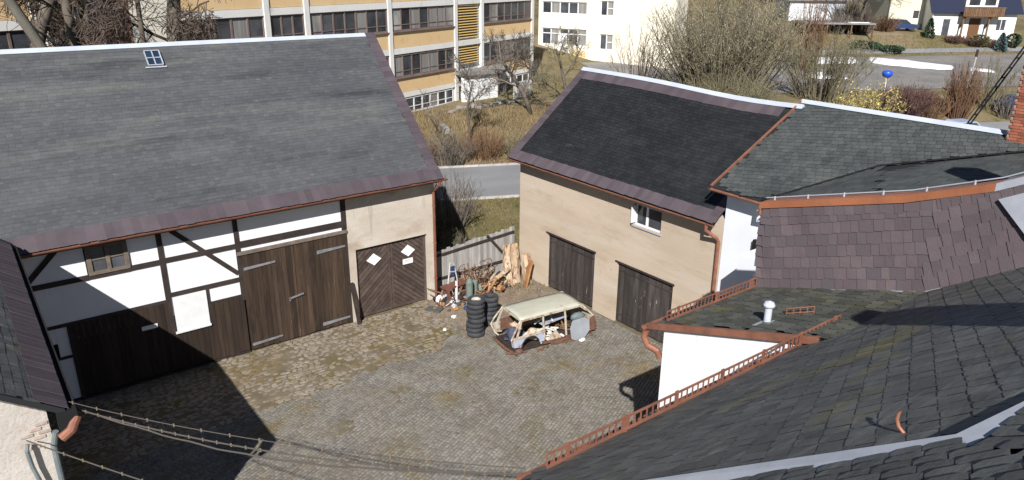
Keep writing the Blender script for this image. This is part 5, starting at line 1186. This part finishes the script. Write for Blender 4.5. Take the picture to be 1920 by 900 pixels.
# ================================================================== VEGETATION
def bare_tree(name, label, x, y, h, r, lean=(0, 0), levels=4, nb=4, spread=.7, seed=1, bark='bark', twig='twig', first=.3, cat='tree', group=None, rmin=.012, tipup=.25, twn=3, bl=1.0, bt=1.0):
    R = random.Random(seed); z = terr(x, y) - .1; t = thing(name, label, cat, (x, y, z), group); mt, mb_ = MB(), MB()
    def grow(p, d, L_, r_, lv):
        n_ = 5 if lv == 0 else 4; pts = [p]; rs_ = [r_]; c_ = p.copy(); dd = d.copy()
        r1 = r_ * (.55 if lv < levels - 1 else .35)
        for i in range(n_):
            dd = (dd + Vector((R.gauss(0, .13), R.gauss(0, .13), R.gauss(0, .08) + tipup * .12 * (lv > 0)))).normalized()
            c_ = c_ + dd * (L_ / n_); pts.append(c_.copy()); rs_.append(r_ + (r1 - r_) * (i + 1) / n_)
        (mt if lv == 0 else mb_).tube(pts, [max(q_, rmin) for q_ in rs_], 8 if lv == 0 else (5 if lv < 3 else 3), lv == 0)
        if lv >= levels: return
        k = nb + (2 if lv > 0 else 0) + (twn if lv == levels - 1 else 0)
        for i in range(k):
            f_ = first + (1 - first) * (i + R.random()) / k if lv == 0 else .2 + .8 * (i + R.random()) / k
            j = min(n_ - 1, int(f_ * n_)); q_ = pts[j].lerp(pts[j + 1], f_ * n_ - j); a = R.uniform(0, 2 * pi); base = (pts[j + 1] - pts[j]).normalized()
            sx = base.cross(Vector((cos(a), sin(a), .3))).normalized()
            nd = (base * (1 - spread * .55) + sx * spread * R.uniform(.7, 1.2) + Vector((0, 0, .15 * tipup))).normalized()
            grow(q_, nd, L_ * R.uniform(.45, .72) * (1.05 - .3 * f_) * (bl if lv == 0 else 1), max(rmin, rs_[j] * R.uniform(.45, .65) * (bt if lv == 0 else 1)), lv + 1)
    grow(Vector((x, y, z)), Vector((lean[0], lean[1], 1)).normalized(), h, r, 0)
    mt.build('trunk', bark, t, True); mb_.build('branches', twig, t)
    return t
bg = 'bare trees before the school'
bare_tree('bare_tree', 'broad dark bare tree with drooping crown at the upper left corner', 2.6, 36.6, 13, .40, (-.12, .0), 4, 6, .9, 3, group=bg, twn=4, tipup=-.5, first=.5, bl=.5, bt=.55)
bare_tree('bare_tree', 'dark forked tree leaning left behind the barn ridge', 6.0, 35.6, 13.5, .30, (-.24, .0), 3, 7, .8, 4, group=bg, first=.5, bl=.4, bt=.45)
bare_tree('bare_tree', 'pale leaning trunk between the lilac and cream panels', 4.5, 36.4, 15, .26, (-.05, 0), 3, 5, .7, 8, 'bark_light', first=.72, group=bg, bl=.4, bt=.4)
bare_tree('bare_tree', 'straight grey trunk rising left of the barn roof window', 6.55, 34.9, 17, .27, (.0, 0), 3, 4, .6, 5, 'bark_light', first=.75, group=bg, bl=.4, bt=.4)
bare_tree('bare_tree', 'slim dark trunk close right of the straight grey trunk', 7.0, 35.1, 16, .15, (.0, .02), 3, 4, .6, 6, first=.7, group=bg, bl=.4, bt=.4)
bare_tree('bare_tree', 'thick pale trunk with many drooping twigs left of the window bands', 7.9, 34.8, 14.5, .42, (.05, 0), 4, 6, .95, 7, 'bark_light', first=.55, group=bg, tipup=-.5, twn=5, bl=.45, bt=.4)
bare_tree('bare_tree', 'small bare tree left of the black slate roof with dark fork', 36.4, 45.4, 5.0, .20, (-.1, .1), 4, 5, .75, 12, 'bark', 'twig_grey', first=.3, twn=2)
bare_tree('bare_tree', 'bare bushy tree with yellowish twigs touching the purple verge', 39.4, 44.4, 5.0, .15, (.12, 0), 4, 4, .75, 13, 'bark', 'twig_olive', first=.2, twn=0)
bare_tree('bare_sapling', 'thin bare sapling on the straw bank in front of the school', 29.3, 43.6, 4.6, .10, (.02, 0), 3, 5, .6, 14, 'bark', 'twig_grey', first=.25)
bare_tree('bare_sapling', 'slanting thin sapling left of the upright one on the bank', 27.4, 43.6, 3.4, .07, (-.5, 0), 2, 4, .6, 15, 'bark', 'twig_grey', first=.25)

def shrub(name, label, x, y, h, rad, stems, m, seed, leafm=None, leaves=0, ls=.08, cat='shrub', group=None, squash=1.0, top=0.0, tw=.012, leafm2=None, split=.5, sub=4):
    R = random.Random(seed); z = terr(x, y) - .05; t = thing(name, label, cat, (x, y, z), group); mb_ = MB(); tips = []
    for i in range(stems):
        a = R.uniform(0, 2 * pi); rr_ = rad * math.sqrt(R.random()); b0 = Vector((x + cos(a) * rr_ * .45, y + sin(a) * rr_ * .45 * squash, z))
        e = Vector((x + cos(a) * rr_, y + sin(a) * rr_ * squash, z + h * (R.uniform(.55, 1.0) * (1 - .35 * (rr_ / rad) ** 2))))
        mid = b0.lerp(e, .5) + Vector((R.gauss(0, .1) * rad * .5, R.gauss(0, .1) * rad * .5, h * .06))
        mb_.tube([b0, mid, e], [tw * 2.0, tw * 1.3, tw * .6], 4, False); tips.append((b0, mid, e))
        for k in range(sub):
            f_ = R.uniform(.25, .95); p = mid.lerp(e, (f_ - .5) * 2) if f_ > .5 else b0.lerp(mid, f_ * 2)
            q_ = p + Vector((R.gauss(0, .16) * rad * .6, R.gauss(0, .16) * rad * .6, R.uniform(.02, .22) * h)); mb_.tube([p, q_], [tw * .8, tw * .4], 3, False); tips.append((p, p.lerp(q_, .5), q_))
    mb_.build('stems', m, t)
    if leaves:
        la, lb = MB(), MB()
        for i in range(leaves):
            p, m_, e = tips[R.randrange(len(tips))]; f_ = R.uniform(.25, 1.0); c_ = (p.lerp(m_, f_ * 2) if f_ < .5 else m_.lerp(e, f_ * 2 - 1)) + Vector((R.gauss(0, .05), R.gauss(0, .05), R.gauss(0, .05))) * rad * .5
            d = Vector((R.gauss(0, 1), R.gauss(0, 1), R.gauss(0, 1) + top * 2)).normalized(); s_ = ls * R.uniform(.6, 1.3); w_ = d.cross(Vector((R.gauss(0, 1), R.gauss(0, 1), R.gauss(0, 1)))).normalized() * s_ * (.42 if top == 0 else .26)
            hi_ = (c_.z - z) / h
            (lb if (leafm2 and hi_ + R.gauss(0, .14) > split) else la).add([c_ - d * s_ * .5, c_ + w_ * .5, c_ + d * s_ * .5, c_ - w_ * .5], [(0, 1, 2, 3)])
        if la.v: la.build('leaves', leafm, t)
        if lb.v: lb.build('catkins', leafm2, t)
    return t
# big willow group behind the black roof
shrub('willow_bush', 'huge pale catkin covered willow bush behind the black slate roof', 55.0, 41.4, 10.0, 9.6, 300, 'twig_olive', 101, 'leaf_olive', 12000, .13, 'bush', None, .62, 1.4, .026, 'catkin', .44, 7)
shrub('willow_bush', 'smaller grey willow in front of the cream annex wall', 50.0, 47.0, 6.4, 3.4, 60, 'twig_grey', 102, 'catkin', 1500, .11, 'bush', None, 1.0, .8, .018, None, .5, 5)
shrub('olive_shrub', 'olive brown dense bush between the willow and the yellow blossoms', 61.5, 36.0, 6.6, 4.6, 130, 'twig_olive', 103, 'leaf_olive', 7000, .13, 'bush', None, 1.0, .3, .02, 'catkin', .95, 6)
shrub('olive_shrub', 'low dark olive scrub just behind the pale ridge of the black roof', 49.5, 37.0, 4.2, 5.5, 200, 'twig_olive', 104, 'leaf_olive', 9000, .12, 'bush', None, .7, .2, .02, None, .5, 6)
shrub('russet_shrub', 'russet leaved tall shrub above the olive bush', 73.5, 45.0, 9.0, 2.0, 70, 'twig_rust', 105, 'rust_leaf', 2600, .14, 'bush', None, 1.0, .4, .02)
shrub('blossom_shrub', 'yellow blossoming shrub showing above the pale roof ridge', 59.0, 30.0, 4.2, 3.2, 70, 'twig_olive', 106, 'blossom', 1700, .20, 'bush', None, 1.0, 0, .016, None, .5, 4)
shrub('plum_shrub', 'dark plum brown hedge behind the yellow blossoms', 63.6, 29.6, 3.2, 3.4, 260, 'twig_plum', 107, None, 0, cat='bush', tw=.018, sub=8, squash=.7)
shrub('rusty_shrub', 'tall rusty brown bare shrub beside the pale pole', 68.2, 27.2, 5.2, 1.7, 110, 'twig_rust', 108, None, 0, cat='bush', tw=.018, sub=7)
shrub('rusty_shrub', 'brown bare shrub between the plum hedge and the pole', 65.5, 28.4, 2.6, 2.2, 90, 'twig_rust', 109, None, 0, cat='bush', tw=.016, sub=6)
shrub('grey_shrub', 'thin grey green bare shrub behind the roof ladder', 73.0, 27.0, 5.0, 2.6, 60, 'twig_olive', 110, None, 0, cat='bush', tw=.016, sub=6)
shrub('grey_shrub', 'pale bare shrub left of the brick chimney', 72.5, 25.0, 2.6, 1.6, 40, 'twig_grey', 111, 'blossom', 60, .1, cat='bush', tw=.015)
# bank and road side
k = 0
for (x, y, h, rad, st, m, lb) in (
        (26.4, 41.6, 2.6, 2.0, 110, 'twig_grey', 'grey brown bramble bush at the left end of the straw bank'),
        (29.0, 41.3, 2.4, 1.9, 100, 'twig_rust', 'brownish bramble bush in the middle of the straw bank'),
        (31.3, 40.4, 2.0, 1.5, 70, 'twig_olive', 'greenish bramble bush at the right end of the straw bank'),
        (24.6, 42.6, 2.4, 1.6, 70, 'twig_rust', 'reddish bramble bush close to the barn verge'),
        (36.0, 40.5, 2.2, 2.0, 70, 'twig_grey', 'grey bramble bush under the forked bare tree')):
    k += 1; shrub('bramble_bush', lb, x, y, h, rad, st, m, 120 + k, 'rust_leaf', 260, .09, 'bush', 'bushes on the straw bank', tw=.012, sub=7)
shrub('bare_shrub', 'bushy grey bare shrub behind the barn corner by the road', 19.3, 30.6, 3.4, 2.1, 90, 'twig_grey', 131, None, 0, cat='bush', tw=.011, sub=8)
shrub('ivy_clump', 'dark evergreen clump against the barn corner behind the downpipe', 15.7, 26.6, 3.2, .75, 40, 'twig', 132, 'evergreen', 1500, .1, cat='bush', tw=.012)
shrub('tall_weeds', 'dry tall weeds growing behind the board fence', 16.4, 26.0, 2.2, 1.6, 90, 'twig_olive', 133, None, 0, cat='weeds', tw=.009, sub=5, squash=.5)
# garden plants by the far houses
def conifer(name, label, x, y, h, r, m, seed, n_=700, cone=True):
    R = random.Random(seed); z = terr(x, y); t = thing(name, label, 'shrub', (x, y, z)); b = MB(); b.tube([(x, y, z - .1), (x, y, z + h * .8)], .06, 6); b.build('trunk', 'bark', t); b = MB()
    for i in range(n_):
        f_ = R.random(); rr_ = r * ((1 - f_) ** .7 if cone else math.sqrt(max(0, 1 - (2 * f_ - 1) ** 2))) * R.uniform(.6, 1.08); a = R.uniform(0, 6.3)
        c_ = Vector((x + cos(a) * rr_, y + sin(a) * rr_, z + .05 + f_ * h)); d = Vector((cos(a), sin(a), .5 + R.gauss(0, .3))).normalized(); s_ = .16 * R.uniform(.6, 1.3); w_ = d.cross(Vector((R.gauss(0, 1), R.gauss(0, 1), R.gauss(0, 1)))).normalized() * s_ * .5
        b.add([c_ - d * s_, c_ + w_, c_ + d * s_, c_ - w_], [(0, 1, 2, 3)])
    b.build('foliage', m, t)
conifer('blue_conifer', 'blue green conical conifer in front of the white balcony house', 108.3, 39.8, 2.2, .8, 'bluegreen', 1)
conifer('round_evergreen', 'round green evergreen at the right corner of the white house', 111.3, 39.6, 1.7, .9, 'evergreen', 2, cone=False)
conifer('round_evergreen', 'dark green round bush left of the conical conifer', 107.3, 42.0, 1.4, 1.2, 'leaf_olive', 3, cone=False)
conifer('round_evergreen', 'dark conifer at the corner between the two houses', 103.8, 46.9, 2.4, .8, 'evergreen', 4, cone=True)
conifer('flat_juniper', 'low green juniper mound on the lawn beyond the parking lot', 91.6, 48.8, .9, 2.0, 'evergreen', 5, cone=False)
conifer('flat_juniper', 'smaller low green mound right of the larger juniper', 94.0, 46.6, .7, 1.5, 'evergreen', 6, cone=False)
for i, (x, y, h, rad, m, lb) in enumerate(((105.3, 44.4, 1.3, 1.6, 'twig_plum', 'left part of the brown hedge before the white house'), (107.0, 42.6, 1.3, 1.6, 'twig_plum', 'middle part of the brown hedge before the white house'), (108.9, 40.7, 1.3, 1.6, 'twig_plum', 'right part of the brown hedge before the white house'),
        (101.5, 51.5, 2.4, 2.0, 'twig_rust', 'rust coloured shrub in front of the cream house'), (97.0, 52.5, 2.8, 2.2, 'twig', 'dark bare shrub before the carport'), (93.5, 54.0, 3.2, 2.4, 'twig_grey', 'grey bare shrub beside the snowy carport'), (100, 56, 5.2, 2.8, 'twig_grey', 'tall grey bare shrub left of the cream house'))):
    shrub('garden_hedge' if 'hedge' in lb else 'garden_shrub', lb, x, y, h, rad, 90, m, 150 + i, None, 0, cat='hedge' if 'hedge' in lb else 'bush', tw=.02, sub=6)
bare_tree('bare_tree', 'tall grey bare tree rising left of the cream house', 98.5, 53.5, 9, .28, (.02, 0), 4, 5, .6, 33, 'bark_light', 'twig_grey', first=.3)
bare_tree('bare_tree', 'bare brown tree behind the pale blue house', 92, 66, 10, .3, (.02, 0), 3, 6, .7, 34, 'bark', 'twig_rust', first=.2)
for i in range(5):
    x, y = 70 + i * 13 + (i % 2) * 3, 82 + (i % 3) * 5 - i * 1.5
    bare_tree('hillside_tree', ['bare tree on the slope above the cream annex', 'bare tree on the slope above the willow', 'bare tree on the slope left of the pale blue house', 'bare tree on the slope right of the pale blue house', 'bare tree on the far slope behind the cream house'][i], x, y, 8, .25, (0, 0), 3, 6, .75, 60 + i, 'bark', 'twig_rust' if i % 2 else 'twig', first=.15, group='bare trees on the far slope', rmin=.03)
def grass(name, label, m, n_, fn, h0, h1, w=.02, seed=1):
    R = random.Random(seed); b = MB()
    for i in range(n_):
        x, y = fn(R); z = terr(x, y) - .04; a = R.uniform(0, 6.3); h = R.uniform(h0, h1); lx, ly = R.gauss(0, .45) * h, R.gauss(0, .45) * h
        b.add([(x - w * cos(a), y - w * sin(a), z), (x + w * cos(a), y + w * sin(a), z), (x + lx, y + ly, z + h)], [(0, 1, 2)])
    o = b.build(name, m, None, kind='stuff'); o['label'] = label; o['category'] = 'grass'
grass('dry_grass', 'tall straw coloured grass covering the bank below the school', 'dry_grass', 30000, lambda R: rw(R.uniform(-2, 32), 48.2 + 9.5 * R.random()), .15, .55, .02, 1)
grass('verge_grass', 'short olive grass on the verge between fence and road', 'green_grass', 26000, lambda R: rw(R.uniform(2, 24), R.uniform(27, 40.3)), .05, .2, .02, 2)
grass('lawn_grass', 'thin winter grass around the far gardens and parking lot', 'green_grass', 16000, lambda R: rw(R.uniform(30, 85), R.uniform(50, 84) if R.random() < .3 else R.uniform(79, 86)), .06, .22, .03, 3)
